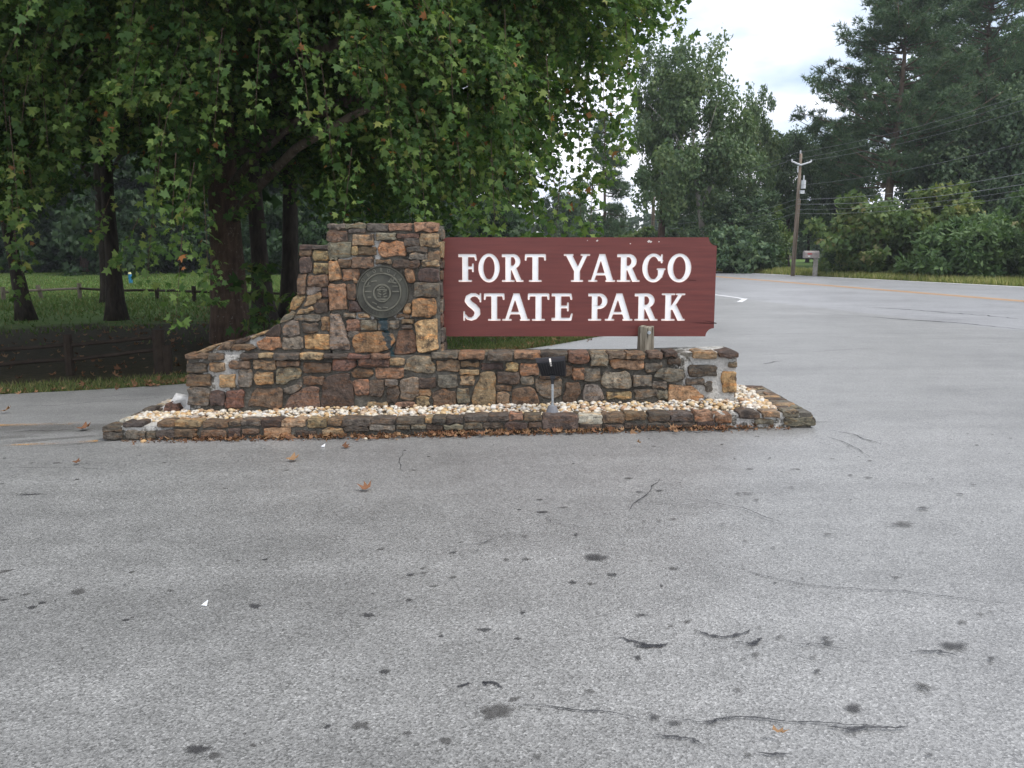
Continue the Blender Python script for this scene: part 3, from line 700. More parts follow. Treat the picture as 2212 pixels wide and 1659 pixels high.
def contours(ch, n=72):
    if ch in _gc: return _gc[ch]
    h = 1.12 / n; nx = int((GW[ch] + .12) / h) + 1
    xs = -0.06 + h * np.arange(nx + 1) + 1e-5; ysg = -0.06 + h * np.arange(n + 1) + 1.3e-5
    X, Y = np.meshgrid(xs, ysg); D = glyph(ch, X, Y) - 0.003
    if ch not in 'OGS': D = np.maximum(D, np.maximum(-Y, Y - 1.0))
    nxt = {}
    pos = {}
    def edge(i0, j0, i1, j1):
        k = (i0, j0, i1, j1) if (i0, j0) < (i1, j1) else (i1, j1, i0, j0)
        if k not in pos:
            a, b = D[k[1], k[0]], D[k[3], k[2]]; f = a / (a - b)
            pos[k] = (xs[k[0]] + f * (xs[k[2]] - xs[k[0]]), ysg[k[1]] + f * (ysg[k[3]] - ysg[k[1]]))
        return k
    for j in range(n):
        for i in range(nx):
            c4 = [(i, j), (i + 1, j), (i + 1, j + 1), (i, j + 1)]
            ins = [D[b, a] < 0 for a, b in c4]
            if all(ins) or not any(ins): continue
            ents, exs = [], []
            for k in range(4):
                a, b = c4[k], c4[(k + 1) % 4]
                if ins[k] and not ins[(k + 1) % 4]: exs.append((k, edge(*a, *b)))
                if not ins[k] and ins[(k + 1) % 4]: ents.append((k, edge(*a, *b)))
            for (k, e) in exs:       # walk with the inside on the left
                best = min(ents, key=lambda q: (q[0] - k) % 4)
                nxt[e] = best[1]
    loops = []
    while nxt:
        s0, e = next(iter(nxt.items())); lp = [s0]; del nxt[s0]
        while e != s0 and e in nxt:
            lp.append(e); e2 = nxt[e]; del nxt[e]; e = e2
        P = [pos[q] for q in lp]
        # drop nearly straight points
        Q = []
        m = len(P)
        for i in range(m):
            a, b, c_ = Vector(P[i - 1]), Vector(P[i]), Vector(P[(i + 1) % m])
            if abs((b - a).cross(c_ - b)) > 2e-6 or i % 6 == 0: Q.append(P[i])
        ar = sum(Q[i][0] * Q[(i + 1) % len(Q)][1] - Q[(i + 1) % len(Q)][0] * Q[i][1] for i in range(len(Q)))
        if abs(ar) > 1e-3: loops.append((Q, ar))
    # outer loop has the largest area; make outer counter-clockwise, holes clockwise
    loops.sort(key=lambda q: -abs(q[1]))
    out = []
    for i, (Q, ar) in enumerate(loops):
        if (i == 0) != (ar > 0): Q = Q[::-1]
        out.append(Q)
    _gc[ch] = out
    return out
def fill(loops):
    """loops of 2d points -> (flat points, ccw tris)"""
    flat = [q for l in loops for q in l]
    tri = tessellate_polygon([[Vector((a, b, 0)) for a, b in l] for l in loops])
    fs = []
    for a, b, c_ in tri:
        A, B, C_ = (Vector(flat[i]) for i in (a, b, c_))
        k = (B - A).cross(C_ - A)
        if abs(k) < 1e-12: continue
        fs.append((a, b, c_) if k > 0 else (a, c_, b))
    return flat, fs
# ------------------------------------------------------------------ name board
t = NT("maroon board", 0.42, 0.45); p = t.pos()
gr = t.noise(p, 5, 6, 0.6, mapscale=(0.5, 1, 9))
c = t.mix(t.ramp(gr, [(0.3, 0), (0.7, 1)]), srgb(88, 40, 36), srgb(106, 51, 45))
c = t.mix(t.ramp(t.noise(p, 3.0, 5, 0.7, mapscale=(0.35, 1, 14), loc=(3, 0, 5)), [(0.66, 0), (0.74, 0.55)]), c, srgb(62, 28, 28))
t.color(c); t.bump(gr, 0.12, 0.006); M['board'] = t.m
M['board_edge'] = simple("weathered board edge", srgb(120, 84, 78), 0.8, 0.2, 0.4, 20)
t = NT("white letter paint", 0.6, 0.35); p = t.pos()
t.color(t.mix(t.ramp(t.noise(p, 14, 5, 0.7), [(0.45, 0), (0.8, 1)]), (0.84, 0.85, 0.86, 1), (0.76, 0.74, 0.72, 1))); M['letter'] = t.m
M['letter_edge'] = simple("letter edge paint", srgb(214, 190, 178), 0.6, 0.3, 0.2, 30)
bl, bt = xz(z2, 128, 80, BY); brx, btr = xz(z2, 1972, 74, BY); _, bb = xz(z2, 1000, 742, BY)
bt = (bt + btr) / 2
board = empty("sign_board", (0.6, BY, bb), "maroon wooden board with carved white letters FORT YARGO STATE PARK", "sign")
nr = 0.078
def arc(cx, cy, r, a0, a1, n=8): return [(cx + r * math.cos(R(a0 + (a1 - a0) * i / n)), cy + r * math.sin(R(a0 + (a1 - a0) * i / n))) for i in range(n + 1)]
rr = 0.05
outer = arc(bl + rr, bb + rr, rr, 180, 270) + [(brx - nr, bb)] + arc(brx, bb, nr, 175, 95, 8) + [(brx, bb + nr), (brx, bt - nr)] + arc(brx, bt, nr, 265, 185, 8) + [(brx - nr, bt)] + arc(bl + rr, bt - rr, rr, 90, 180)
LINES = [("FORT YARGO", [(228, 358), (368, 512), (522, 672), (680, 822), None, (942, 1117), (1107, 1287), (1297, 1452), (1470, 1622), (1642, 1795)], 188, 376),
         ("STATE PARK", [(262, 395), (405, 545), (528, 715), (700, 845), (855, 1000), None, (1103, 1235), (1220, 1403), (1415, 1572), (1595, 1757)], 452, 637)]
DEP = 0.008
holes, islands = [], []
for txt, spans, yt, yb in LINES:
    for ch, spn in zip(txt, spans):
        if spn is None: continue
        x0, zt = xz(z2, spn[0], yt, BY); x1, zb = xz(z2, spn[1], yb, BY)
        sxx = (x1 - x0) / GW[ch]; szz = zt - zb
        lps = [[(x0 + a * sxx, zb + b * szz) for a, b in l] for l in contours(ch)]
        holes.append(lps[0]); islands += lps[1:]
        flat, fs = fill(lps)
        lo = Vector((x0, BY, zb))
        # floor inset a little so that the routed sides slope
        ins = []
        for l in lps:
            m = len(l)
            for i in range(m):
                a, b = Vector(l[i - 1]), Vector(l[(i + 1) % m]); d_ = b - a
                nrm = Vector((-d_.y, d_.x)); nrm = nrm / max(nrm.length, 1e-9)
                ins.append((l[i][0] + nrm.x * 0.0035, l[i][1] + nrm.y * 0.0035))
        o = mesh_obj("letter", [(x - lo.x, DEP, z - lo.z) for x, z in ins], fs, M['letter'], board, lo - Vector(board.location))
        mb = MB(); k0 = 0
        for l in lps:
            m = len(l)
            base = len(mb.v)
            mb.v += [(x - lo.x, 0, z - lo.z) for x, z in l] + [(x - lo.x, DEP, z - lo.z) for x, z in ins[k0:k0 + m]]
            for i in range(m):
                j = (i + 1) % m; mb.f.append((base + i, base + m + i, base + m + j, base + j))
            k0 += m
        mesh_obj("carved_edge", mb.v, mb.f, M['letter_edge'], o)
flat, fs = fill([outer] + holes)
mb = MB(); mb.add([(x, BY, z) for x, z in flat], fs)
for isl in islands:
    f2, t2 = fill([isl]); mb.add([(x, BY, z) for x, z in f2], t2)
pl = mb.build("panel", M['board'], board)
n = len(outer); mb = MB()
mb.v = [(x, BY, z) for x, z in outer] + [(x, BY + 0.05, z) for x, z in outer]
f2, t2 = fill([outer])
for i in range(n):
    j = (i + 1) % n; mb.f.append((i, n + i, n + j, j))
mb.f += [(n + a, n + c_, n + b) for a, b, c_ in t2]
mb.build("board_back", M['board_edge'], board)
M['chip'] = simple("chipped pale paint", (0.6, 0.55, 0.52, 1), 0.8, 0.2)
for (x, y, w) in ((1165, 100, 6), (1512, 105, 9), (1525, 108, 7), (1388, 120, 4), (1580, 107, 4), (1100, 98, 3)):
    q = at_Y(*z2(x, y), BY); w = w * 0.0017
    mesh_obj("paint_chip", [(q.x - w, BY - .0015, q.z), (q.x, BY - .0015, q.z - w * .8), (q.x + w * 1.3, BY - .0015, q.z + w * .2), (q.x + w * .2, BY - .0015, q.z + w)], [(0, 1, 2, 3)], M['chip'], board, -Vector(board.location))
M['split'] = simple("dark split in wood", srgb(40, 20, 18), .9, .1)
for (xa, ya, xb, yb, w) in ((1790, 650, 1968, 655, .0035), (1880, 636, 1966, 652, .0022), (1750, 362, 1830, 366, .0022)):
    a, b = at_Y(*z2(xa, ya), BY), at_Y(*z2(xb, yb), BY); m = a.lerp(b, .5)
    mesh_obj("wood_split", [(a.x, BY - .001, a.z), (m.x, BY - .001, m.z - w), (b.x, BY - .001, b.z - w * .8), (b.x, BY - .001, b.z + w * .8), (m.x, BY - .001, m.z + w)], [(0, 1, 2, 3, 4)], M['split'], board, -Vector(board.location))
# letters on the bronze seal
def seal_text(txt, r0, hgt, a0, a1, flip=False):
    for i, ch in enumerate(txt):
        if ch == ' ': continue
        a = R(a0 + (a1 - a0) * i / (len(txt) - 1)); w = GW.get(ch, .8)
        lps = contours(ch, 40)
        ca, sa = math.cos(a), math.sin(a)
        up = Vector((ca, sa)) * (-1 if flip else 1); rt = Vector((sa, -ca)) * (-1 if flip else 1)
        cen = Vector((ca, sa)) * r0
        lp2 = [[tuple(cen + rt * ((u - w / 2) * hgt * 0.9) + up * ((v - .5) * hgt)) for u, v in l] for l in lps]
        fl, fs = fill(lp2)
        nv = len(fl)
        mb = MB(); mb.v = [(x, -0.015, z) for x, z in fl] + [(x, -0.002, z) for x, z in fl]
        mb.f = list(fs); k0 = 0
        for l in lp2:
            for i_ in range(len(l)):
                j_ = (i_ + 1) % len(l); mb.f.append((k0 + i_, nv + k0 + i_, nv + k0 + j_, k0 + j_))
            k0 += len(l)
        mesh_obj("letter", mb.v, mb.f, M['bronze2'], seal)
seal_text("GEORGIA", SR * .84, SR * .15, 148, 34)
rl = random.Random(5)
def relief(mbs, x0, z0, x1, z1_, w, hh=0.017):
    d = Vector((x1 - x0, z1_ - z0)); l = d.length; d /= l; nn_ = Vector((-d.y, d.x)) * w
    pts = [Vector((x0, z0)) - nn_, Vector((x1, z1_)) - nn_, Vector((x1, z1_)) + nn_, Vector((x0, z0)) + nn_]
    mbs.add([(q.x, -hh, q.y) for q in pts] + [(q.x, 0.0, q.y) for q in pts], [(0, 1, 2, 3), (0, 4, 5, 1), (1, 5, 6, 2), (2, 6, 7, 3), (3, 7, 4, 0)])
a_ = MB(); r = SR
relief(a_, -.2 * r, .10 * r, .2 * r, .10 * r, .02 * r, .02); relief(a_, -.19 * r, -.27 * r, .19 * r, -.27 * r, .025 * r, .02)
for s_ in (-1, 1):
    relief(a_, s_ * .18 * r, .06 * r, s_ * .05 * r, .02 * r, .022 * r); relief(a_, s_ * .16 * r, -.03 * r, s_ * .04 * r, -.10 * r, .022 * r); relief(a_, s_ * .18 * r, -.15 * r, s_ * .06 * r, -.18 * r, .024 * r)
    relief(a_, s_ * .12 * r, .16 * r, 0, .2 * r, .02 * r)
a_.build("emblem", M['bronze2'], seal, loc=(0, 0, 0))
a_ = MB()
relief(a_, .23 * r, .40 * r, .56 * r, .34 * r, .025 * r); relief(a_, .36 * r, .36 * r, .37 * r, .56 * r, .018 * r); relief(a_, .28 * r, .42 * r, .36 * r, .54 * r, .014 * r)
relief(a_, .40 * r, .40 * r, .46 * r, .50 * r, .03 * r); relief(a_, .38 * r, .02 * r, .66 * r, .02 * r, .018 * r); relief(a_, .4 * r, .22 * r, .62 * r, .22 * r, .02 * r)
a_.build("worn_relief", M['bronze2'], seal, loc=(0, 0, 0))["kind"] = "stuff"
a_ = MB()
relief(a_, -.66 * r, .02 * r, -.4 * r, .02 * r, .018 * r); relief(a_, -.64 * r, .2 * r, -.44 * r, .24 * r, .02 * r); relief(a_, -.54 * r, .24 * r, -.5 * r, .36 * r, .022 * r); relief(a_, -.4 * r, .4 * r, -.2 * r, .42 * r, .02 * r)
relief(a_, -.55 * r, -.2 * r, -.42 * r, -.2 * r, .03 * r); relief(a_, -.38 * r, -.38 * r, -.22 * r, -.46 * r, .018 * r); relief(a_, -.2 * r, -.55 * r, -.05 * r, -.62 * r, .02 * r); relief(a_, .02 * r, -.58 * r, .2 * r, -.6 * r, .02 * r)
a_.build("worn_relief", M['bronze2'], seal, loc=(0, 0, 0))["kind"] = "stuff"
a_ = MB()
for i in range(15):                       # worn, unreadable marks round the lower rim
    a = R(212 + 116 * i / 14); c0 = Vector((math.cos(a), math.sin(a)))
    relief(a_, c0.x * r * .79, c0.y * r * .79, c0.x * r * .88, c0.y * r * .88, .018 * r, .013)
a_.build("worn_marks", M['bronze'], seal, loc=(0, 0, 0))["kind"] = "stuff"
# ------------------------------------------------------------------ stone border round the bed
curb = empty("stone_border", (0, CY, 0), "low mortared fieldstone border around the pebble bed", "stone border")
cl = at_Y(*z3(140, 500), CY); cr = at_Y(*z5(1975, 580), CY)
CX0, CX1 = cl.x + 0.02, cr.x - 0.02
CBK = 8.95
def ctop(x):                             # top follows the sloping ground
    a = at_Y(*z3(150, 432), CY).z; b = at_Y(*z5(1900, 512), CY).z
    return a + (b - a) * (x - CX0) / (CX1 - CX0)
def bar(x0, x1, y0, y1, n, along, dz=-0.012):
    mb = MB(); vs = []
    for i in range(n + 1):
        f = i / n
        if along == 'x':
            x = x0 + (x1 - x0) * f; sec = [(x, y0), (x, y1)]
        else:
            y = y0 + (y1 - y0) * f; sec = [(x1, y), (x0, y)]
        for (x, y) in sec:
            zt = ctop(x) + dz + 0.006 * noise.noise((x * 5, y * 5, 0)); mb.v += [(x, y, gz(x, y) - 0.05), (x, y, zt)]
    for i in range(n):
        b = i * 4
        mb.f += [(b, b + 4, b + 5, b + 1), (b + 1, b + 5, b + 7, b + 3), (b + 3, b + 7, b + 6, b + 2)]
    mb.f += [(0, 1, 3, 2), (n * 4, n * 4 + 2, n * 4 + 3, n * 4 + 1)]
    return mb
RW = 0.30
bar(CX0, CX1, CY, CY + 0.17, 24, 'x').build("mortar_core", M['mortar'], curb)
bar(CX0, CX0 + 0.22, CY + 0.171, CBK, 8, 'y', -0.014).build("mortar_core", M['mortar'], curb)
bar(CX1 - RW, CX1, CY + 0.171, CBK, 8, 'y', -0.014).build("mortar_core", M['mortar'], curb)
bar(CX0 + .22, CX1 - RW, CBK - 0.2, CBK, 16, 'x', -0.03).build("mortar_core", M['mortar'], curb)
UP3 = "k 135 440 300 486; k 320 405 486 446; b 620 398 762 440; t 775 395 996 436; b 1018 400 1232 446; b 1250 395 1346 428; g 1355 390 1522 428; d 1535 385 1706 442; t 1712 385 1916 440; t 1940 383 2096 448"
LO3 = "k 140 492 300 548; g 345 480 512 555; k 615 480 770 532; b 770 462 966 528; b 1010 472 1216 536; d 1245 462 1350 532; b 1370 462 1506 502; O 1560 456 1790 530; d 1840 478 2012 516; t 2075 462 2200 520; k 520 485 600 545"
UP4 = "b 130 375 246 426; k 250 375 496 440; k 505 378 716 416; k 730 374 966 416; t 985 364 1040 406; k 1046 364 1160 406; k 1166 362 1310 416; k 1330 350 1536 396; k 1546 345 1716 386; o 1720 336 1842 386; k 1856 340 2006 386"
LO4 = "t 90 460 256 506; k 270 450 480 480; g 500 428 716 470; g 735 424 842 460; g 860 424 986 456; d 995 428 1136 466; g 1150 428 1312 466; k 1325 410 1482 466; k 1492 408 1666 452; d 1692 404 1880 466; d 1896 404 2006 452"
UP5 = "p 68 545 315 628; W 320 545 486 592; b 492 535 636 592; b 646 530 790 566; k 816 530 956 582; k 962 530 1122 582; o 1140 520 1266 574; o 1290 530 1392 592; p 1450 515 1592 556; t 1612 515 1732 552; g 1765 505 1866 542"
LO5 = "d 330 600 480 628; d 640 598 790 628; k 500 602 630 630; k 810 594 960 622; d 980 592 1130 622; g 1772 558 1985 606; d 1150 582 1270 612; g 1560 568 1690 600"
front_stones(curb, UP3, z3, CY, 0.02, 0.15); front_stones(curb, LO3, z3, CY, 0.024, 0.05)
front_stones(curb, UP4, z4, CY, 0.02, 0.15); front_stones(curb, LO4, z4, CY, 0.022, 0.05)
front_stones(curb, UP5, z5, CY, 0.02, 0.15); front_stones(curb, LO5, z5, CY, 0.022, 0.05)
zt_ = ctop(CX1 - .15) - 0.014
face_stones(curb, Vector((CX1 - RW + .01, CY + 0.2, zt_)), XV, YV, UZ, RW - .02, CBK - CY - 0.24, 9, 0.13, 0.32, "tgbGtp", 0.014, 0.016, 0.04, seed=21)
face_stones(curb, Vector((CX1, CY + 0.02, gz(CX1, 8))), YV, UZ, XV, CBK - CY - .05, zt_ - gz(CX1, 8) - .01, 2, 0.15, 0.3, "kgbt", 0.02, 0.02, 0.04, seed=22)
zl = ctop(CX0 + .1) - 0.014
face_stones(curb, Vector((CX0 + .01, CY + 0.2, zl)), XV, YV, UZ, 0.2, CBK - CY - 0.4, 5, 0.1, 0.2, "kgpW", 0.016, 0.02, 0.04, seed=23)
face_stones(curb, Vector((CX0, CBK - .05, gz(CX0, 8))), -YV, UZ, -XV, CBK - CY - .1, zl - gz(CX0, 8) - .01, 2, 0.15, 0.3, "kgbd", 0.02, 0.02, 0.04, seed=24)
# broken heap of mortar and stones at the end of the border
def lump(name, c, rad, mat, parent, seed, n=2, col=None, sq=0.25):
    rng = random.Random(seed)
    import bmesh
    bm = bmesh.new(); bmesh.ops.create_icosphere(bm, subdivisions=n, radius=1)
    for v in bm.verts:
        k = 1 + sq * noise.noise(v.co * 1.7 + Vector((seed, 0, 0))) + 0.5 * sq * noise.noise(v.co * 4 + Vector((0, seed, 0)))
        v.co = Vector((v.co.x * rad[0], v.co.y * rad[1], v.co.z * rad[2])) * k
    me = bpy.data.meshes.new(name); bm.to_mesh(me); bm.free(); me.materials.append(mat)
    o = bpy.data.objects.new(name, me); o.location = Vector(c) - (Vector(parent.location) if parent else Vector()); link(o, parent)
    if col: o.color = col
    return o
hp = at_Y(*z3(765, 300), 8.12)
M['wmortar'] = simple("crumbling white mortar", (.55, .54, .52, 1), .9, .2, .4, 14, .7)
lump("mortar_lump", (hp.x + .05, 8.27, hp.z + 0.0), (0.19, 0.13, 0.125), M['wmortar'], curb, 5, sq=0.5)
lump("mortar_lump", (hp.x + .22, 8.3, hp.z - .03), (0.15, 0.12, 0.09), M['wmortar'], curb, 9, sq=0.5)
lump("mortar_lump", (hp.x - .16, 8.2, hp.z - .06), (0.12, 0.12, 0.07), M['mortar'], curb, 11, sq=0.5)
ps = [at_Y(*z3(*q), 8.1) for q in ((692, 236), (800, 240), (818, 332), (676, 326))]
put_stone(curb, ps, UX, UZ, NY, PAL['r'], 0.03, 0.12)
ps = [at_Y(*z3(*q), 8.08) for q in ((490, 320), (600, 266), (606, 290), (560, 335), (490, 358))]
put_stone(curb, ps, UX, UZ, NY, PAL['k'], 0.02, 0.08)
ps = [at_Y(*z3(*q), 8.0) for q in ((720, 352), (820, 338), (850, 345), (820, 365))]
put_stone(curb, ps, UX, UZ, NY, PAL['b'], 0.03, 0.1)
# ------------------------------------------------------------------ pebble bed
t = NT("river pebble", 0.55, 0.4); p = t.pos(); oi = t.new("ObjectInfo"); at_ = t.new("Attribute"); at_.attribute_name = "lv"
fac = t.math('FRACT', t.math('ADD', at_.outputs["Fac"], oi.outputs["Random"]))
pc = t.ramp(fac, [(0.0, srgb(228, 218, 198)), (0.28, srgb(236, 232, 224)), (0.5, srgb(222, 196, 150)), (0.66, srgb(208, 168, 118)), (0.76, srgb(234, 224, 204)), (0.88, srgb(190, 150, 112)), (0.95, srgb(178, 176, 172)), (1.0, srgb(236, 226, 208))])
t.color(t.mix(1.0, pc, t.ramp(t.noise(p, 40, 4), [(0.3, 0.5), (0.7, 0.8)]), 'MULTIPLY')); M['pebble'] = t.m
bed_c = Vector(((CX0 + CX1) / 2, 7.8, 0.1))
bed = empty("pebble_bed", bed_c, "bed of cream and white river pebbles in front of the low wall", "pebble bed")
def bedz(x, y):
    return ctop(x) - 0.012 + 0.035 * min(1, max(0, (y - CY - 0.17) / 0.38)) + 0.012 * noise.noise((x * 2.3, y * 3, 1))
nb_ = 40; mb = MB()
for i in range(nb_ + 1):
    x = CX0 + 0.2 + (CX1 - RW + .02 - CX0 - .2) * i / nb_
    for y in (CY + .15, CY + .35, CY + .6, CBK - .18): mb.v.append((x, y, bedz(x, y) - 0.03))
for i in range(nb_):
    for k in range(3):
        a = i * 4 + k; mb.f.append((a, a + 4, a + 5, a + 1))
M['grit'] = simple("sandy grit", (0.3, 0.25, 0.18, 1), 0.9, 0.2, 0.4, 40)
mb.build("grit_layer", M['grit'], bed)
import bmesh
pv = []
for k in range(6):
    bm = bmesh.new(); bmesh.ops.create_icosphere(bm, subdivisions=1 if k > 2 else 2, radius=1)
    rng = random.Random(k); sc = (1, rng.uniform(.7, .95), rng.uniform(.5, .7))
    for v in bm.verts:
        kk = 1 + 0.18 * noise.noise(v.co * 1.4 + Vector((k * 9, 0, 0)))
        v.co = Vector((v.co.x * sc[0], v.co.y * sc[1], v.co.z * sc[2])) * kk
    bmesh.ops.triangulate(bm, faces=bm.faces)
    me = bpy.data.meshes.new("pebble"); bm.to_mesh(me); bm.free(); me.materials.append(M['pebble'])
    me.polygons.foreach_set("use_smooth", [True] * len(me.polygons)); pv.append(me)
rp_ = random.Random(11)
front_y0, front_y1 = CY + 0.175, WY - 0.02
spots = []
for i in range(3400):
    if i % 5:
        x = rp_.uniform(CX0 + .12, CX1 - RW + .04); y = rp_.uniform(front_y0, front_y1)
    else:
        x = rp_.uniform(low[5][0] + .03, CX1 - RW + .03); y = rp_.uniform(CY + .2, CBK - .25)
    if i % 17 == 0: x = rp_.uniform(CX0 + .1, low[0][0]); y = rp_.uniform(front_y0, 7.92)
    s_ = rp_.choice((.012, .015, .018, .021, .021, .026, .033))
    spots.append((s_ + rp_.uniform(-.003, .003), x, y))
spots.sort(key=lambda q: -q[0])
def prot(rng): return (rng.uniform(-.4, .4), rng.uniform(-.4, .4), rng.uniform(0, 6.28))
acc_v, acc_f, acc_l = [], [], []; nvo = 0
vsrc = []
for me in pv[3:]:
    a = np.zeros(len(me.vertices) * 3, np.float32); me.vertices.foreach_get("co", a)
    f = np.array([list(q.vertices) for q in me.polygons], np.int32); vsrc.append((a.reshape(-1, 3), f))
big = 0
for (s_, x, y) in spots:
    blocked = math.hypot(x - at_G(1193, 880, .14).x, y - 7.6) < 0.06
    if blocked: continue
    z = bedz(x, y) + rp_.uniform(-.012, .012)
    ro = prot(rp_)
    if big < 300 and (y < 7.8 or x > low[5][0]):
        o = bpy.data.objects.new("pebble", pv[big % 6]); o.location = Vector((x, y, z + .004)) - bed_c; o.scale = (s_ * 1.06,) * 3; o.rotation_euler = ro
        link(o, bed); big += 1
    else:
        a, f = vsrc[rp_.randrange(3)]
        mt = np.array(Matrix.Rotation(ro[2], 3, 'Z') @ Matrix.Rotation(ro[0], 3, 'X')) * s_
        acc_v.append(a @ mt.T + np.array((x - bed_c.x, y - bed_c.y, z - bed_c.z))); acc_f.append((f + nvo).ravel()); nvo += len(a)
        acc_l.append(np.full(len(a), rp_.random(), np.float32))
me = np_mesh("small_pebbles", np.concatenate(acc_v), np.concatenate(acc_f), 3, M['pebble'], np.concatenate(acc_l), True)
o = bpy.data.objects.new("small_pebbles", me); link(o, bed); o["kind"] = "stuff"
# ------------------------------------------------------------------ wooden post with bolt
pb = at_Y(*z2(1490, 845), WY + 0.22); pt = at_Y(*z2(1490, 675), WY + 0.22)
pw = (at_Y(*z2(1545, 800), WY + .22).x - at_Y(*z2(1437, 800), WY + .22).x) / 2
t = NT("weathered grey wood", 0.9, 0.15); p = t.pos()
gr = t.noise(p, 30, 5, 0.6, mapscale=(1, 1, 0.08))
c = t.mix(t.ramp(gr, [(0.35, 0), (0.65, 1)]), (0.085, 0.072, 0.052, 1), (0.27, 0.245, 0.195, 1))
t.color(t.mix(t.ramp(t.noise(p, 90, 3, 0.6, mapscale=(1, 1, 0.05)), [(0.58, 0), (0.66, 0.85)]), c, (0.03, 0.026, 0.02, 1))); t.bump(gr, 0.8, 0.012); M['oldwood'] = t.m
post = empty("wooden_post", (pb.x, WY + .22, base_top), "short weathered grey wooden post bolted to the board's lower edge", "post")
mb = MB(); n = 16
zz = [-0.12, 0.0, (pt.z - pb.z) * .4, (pt.z - pb.z) * .8, pt.z - pb.z - .006, pt.z - pb.z]
kk = [1, 1, .98, .95, .93, .86]
z0 = pb.z - base_top
for i, z in enumerate(zz):
    for k in range(n):
        a = 2 * math.pi * k / n
        rx_ = (abs(math.cos(a)) ** 4 + abs(math.sin(a)) ** 4) ** -0.25
        q = pw * kk[i] * rx_ * (1 + .03 * noise.noise((math.cos(a) * 3, math.sin(a) * 3, 4)))
        y = math.sin(a) * q * 0.92
        mb.v.append((math.cos(a) * q, min(y, 0.086), z0 + z + (.008 * math.cos(a * 3 + 1) if i > 3 else 0)))
for i in range(len(zz) - 1):
    for k in range(n):
        a = i * n + k; b = i * n + (k + 1) % n; mb.f.append((a, b, b + n, a + n))
mb.f.append(tuple((len(zz) - 1) * n + k for k in range(n)))
mesh_obj("shaft", mb.v, mb.f, M['oldwood'], post)
M['galv'] = simple("galvanised steel", (0.42, 0.45, 0.47, 1), 0.45, 0.5, 0.25, 30, 0.1, 0.8)
bq = at_Y(*z2(1507, 712), WY + .22) - Vector(post.location)
mb = MB(); mb.tube([(bq.x, -pw * .93, bq.z), (bq.x, -pw * 1.03, bq.z)], 0.017, 16); mb.tube([(bq.x, -pw * 1.0, bq.z), (bq.x, -pw * 1.16, bq.z)], 0.009, 6)
mesh_obj("bolt", mb.v, mb.f, M['galv'], post)
# ------------------------------------------------------------------ floodlight
fb = at_G(1193, 888, 0.15); FY = fb.y
M['black'] = simple("black powder coat", (0.012, 0.014, 0.018, 1), 0.38, 0.5, 0.2, 20, 0.05)
M['greyplastic'] = simple("grey box plastic", (0.17, 0.175, 0.19, 1), 0.5, 0.4, 0.15, 20, 0.05)
M['clip'] = simple("pale steel clip", (0.6, 0.58, 0.53, 1), 0.5, 0.4, 0.15, 20, 0.05)
M['glass'] = simple("dark lamp glass", (0.03, 0.035, 0.04, 1), 0.1, 0.6, 0.1, 10, 0)
fl = empty("floodlight", (fb.x, FY, fb.z - .02), "black floodlight on a short steel conduit aimed up at the board", "floodlight")
def q2(x, y): return at_Y(*z2(x, y), FY) - Vector(fl.location)
zb_ = q2(860, 1246).z; w_ = q2(905, 1240).x
mb = MB()
for zz_, k in ((-.06, 1.08), (zb_ - .005, 1.05), (zb_ + .035, .82), (zb_ + .05, .74), (zb_ + .056, .3)):
    for k_ in range(12):
        a = 2 * math.pi * k_ / 12 + .26; mb.v.append((w_ * k * math.cos(a), w_ * k * math.sin(a) * .85, zz_))
for i in range(4):
    for k_ in range(12):
        a = i * 12 + k_; b = i * 12 + (k_ + 1) % 12; mb.f.append((a, b, b + 12, a + 12))
mb.f.append(tuple(48 + k_ for k_ in range(12)))
mesh_obj("base_box", mb.v, mb.f, M['greyplastic'], fl)
ct = q2(855, 1062); cb = zb_ + .05
mb = MB(); mb.tube([(0.002, 0, cb), (0, 0, ct.z)], 0.0115, 12); mb.tube([(0.002, 0, cb), (0.002, 0, cb + .02)], 0.018, 12); mb.tube([(0, 0, ct.z - .055), (0, 0, ct.z - .05)], 0.0145, 12)
mesh_obj("conduit", mb.v, mb.f, M['galv'], fl)
hb = q2(855, 1012)
mb = MB(); mb.tube([(0, 0, ct.z), (0, 0.0, hb.z - .005)], 0.014, 10); mb.box((-.02, -.014, hb.z - .018), (.024, .03, hb.z + .012))
mesh_obj("knuckle", mb.v, mb.f, M['black'], fl)
# housing: back faces the camera, tilted, tapering to the bottom
hw_t = (q2(948, 900).x - q2(752, 910).x) / 2; hw_b = hw_t * .88
hc = (q2(948, 900).x + q2(752, 910).x) / 2
htop = q2(850, 900).z; hbot = q2(860, 1010).z
mb = MB()
def hq(u, v, w):   # u across -1..1, v 0 bottom 1 top, w depth
    hw = hw_b + (hw_t - hw_b) * v
    z = hbot + (htop - hbot) * v + .010 * u * v
    return (hc * v + .012 * (1 - v) + u * hw, w + 0.03 * (1 - v) - .045 * v, z + .28 * w)
ring = [(-1, 0), (1, 0), (1, 1), (-1, 1)]
for w, k in ((-.02, .93), (.0, .98), (.05, 1.0), (.055, 1.04), (.07, 1.04)):
    for (u, v) in ring: mb.v.append(hq(u * k, .5 + (v - .5) * k, w))
mb.f.append((0, 1, 2, 3))
for i in range(4):
    for k_ in range(4):
        a = i * 4 + k_; b = i * 4 + (k_ + 1) % 4; mb.f.append((a, a + 4, b + 4, b))
mb.f.append((19, 18, 17, 16))
mesh_obj("housing", mb.v, mb.f, M['black'], fl)
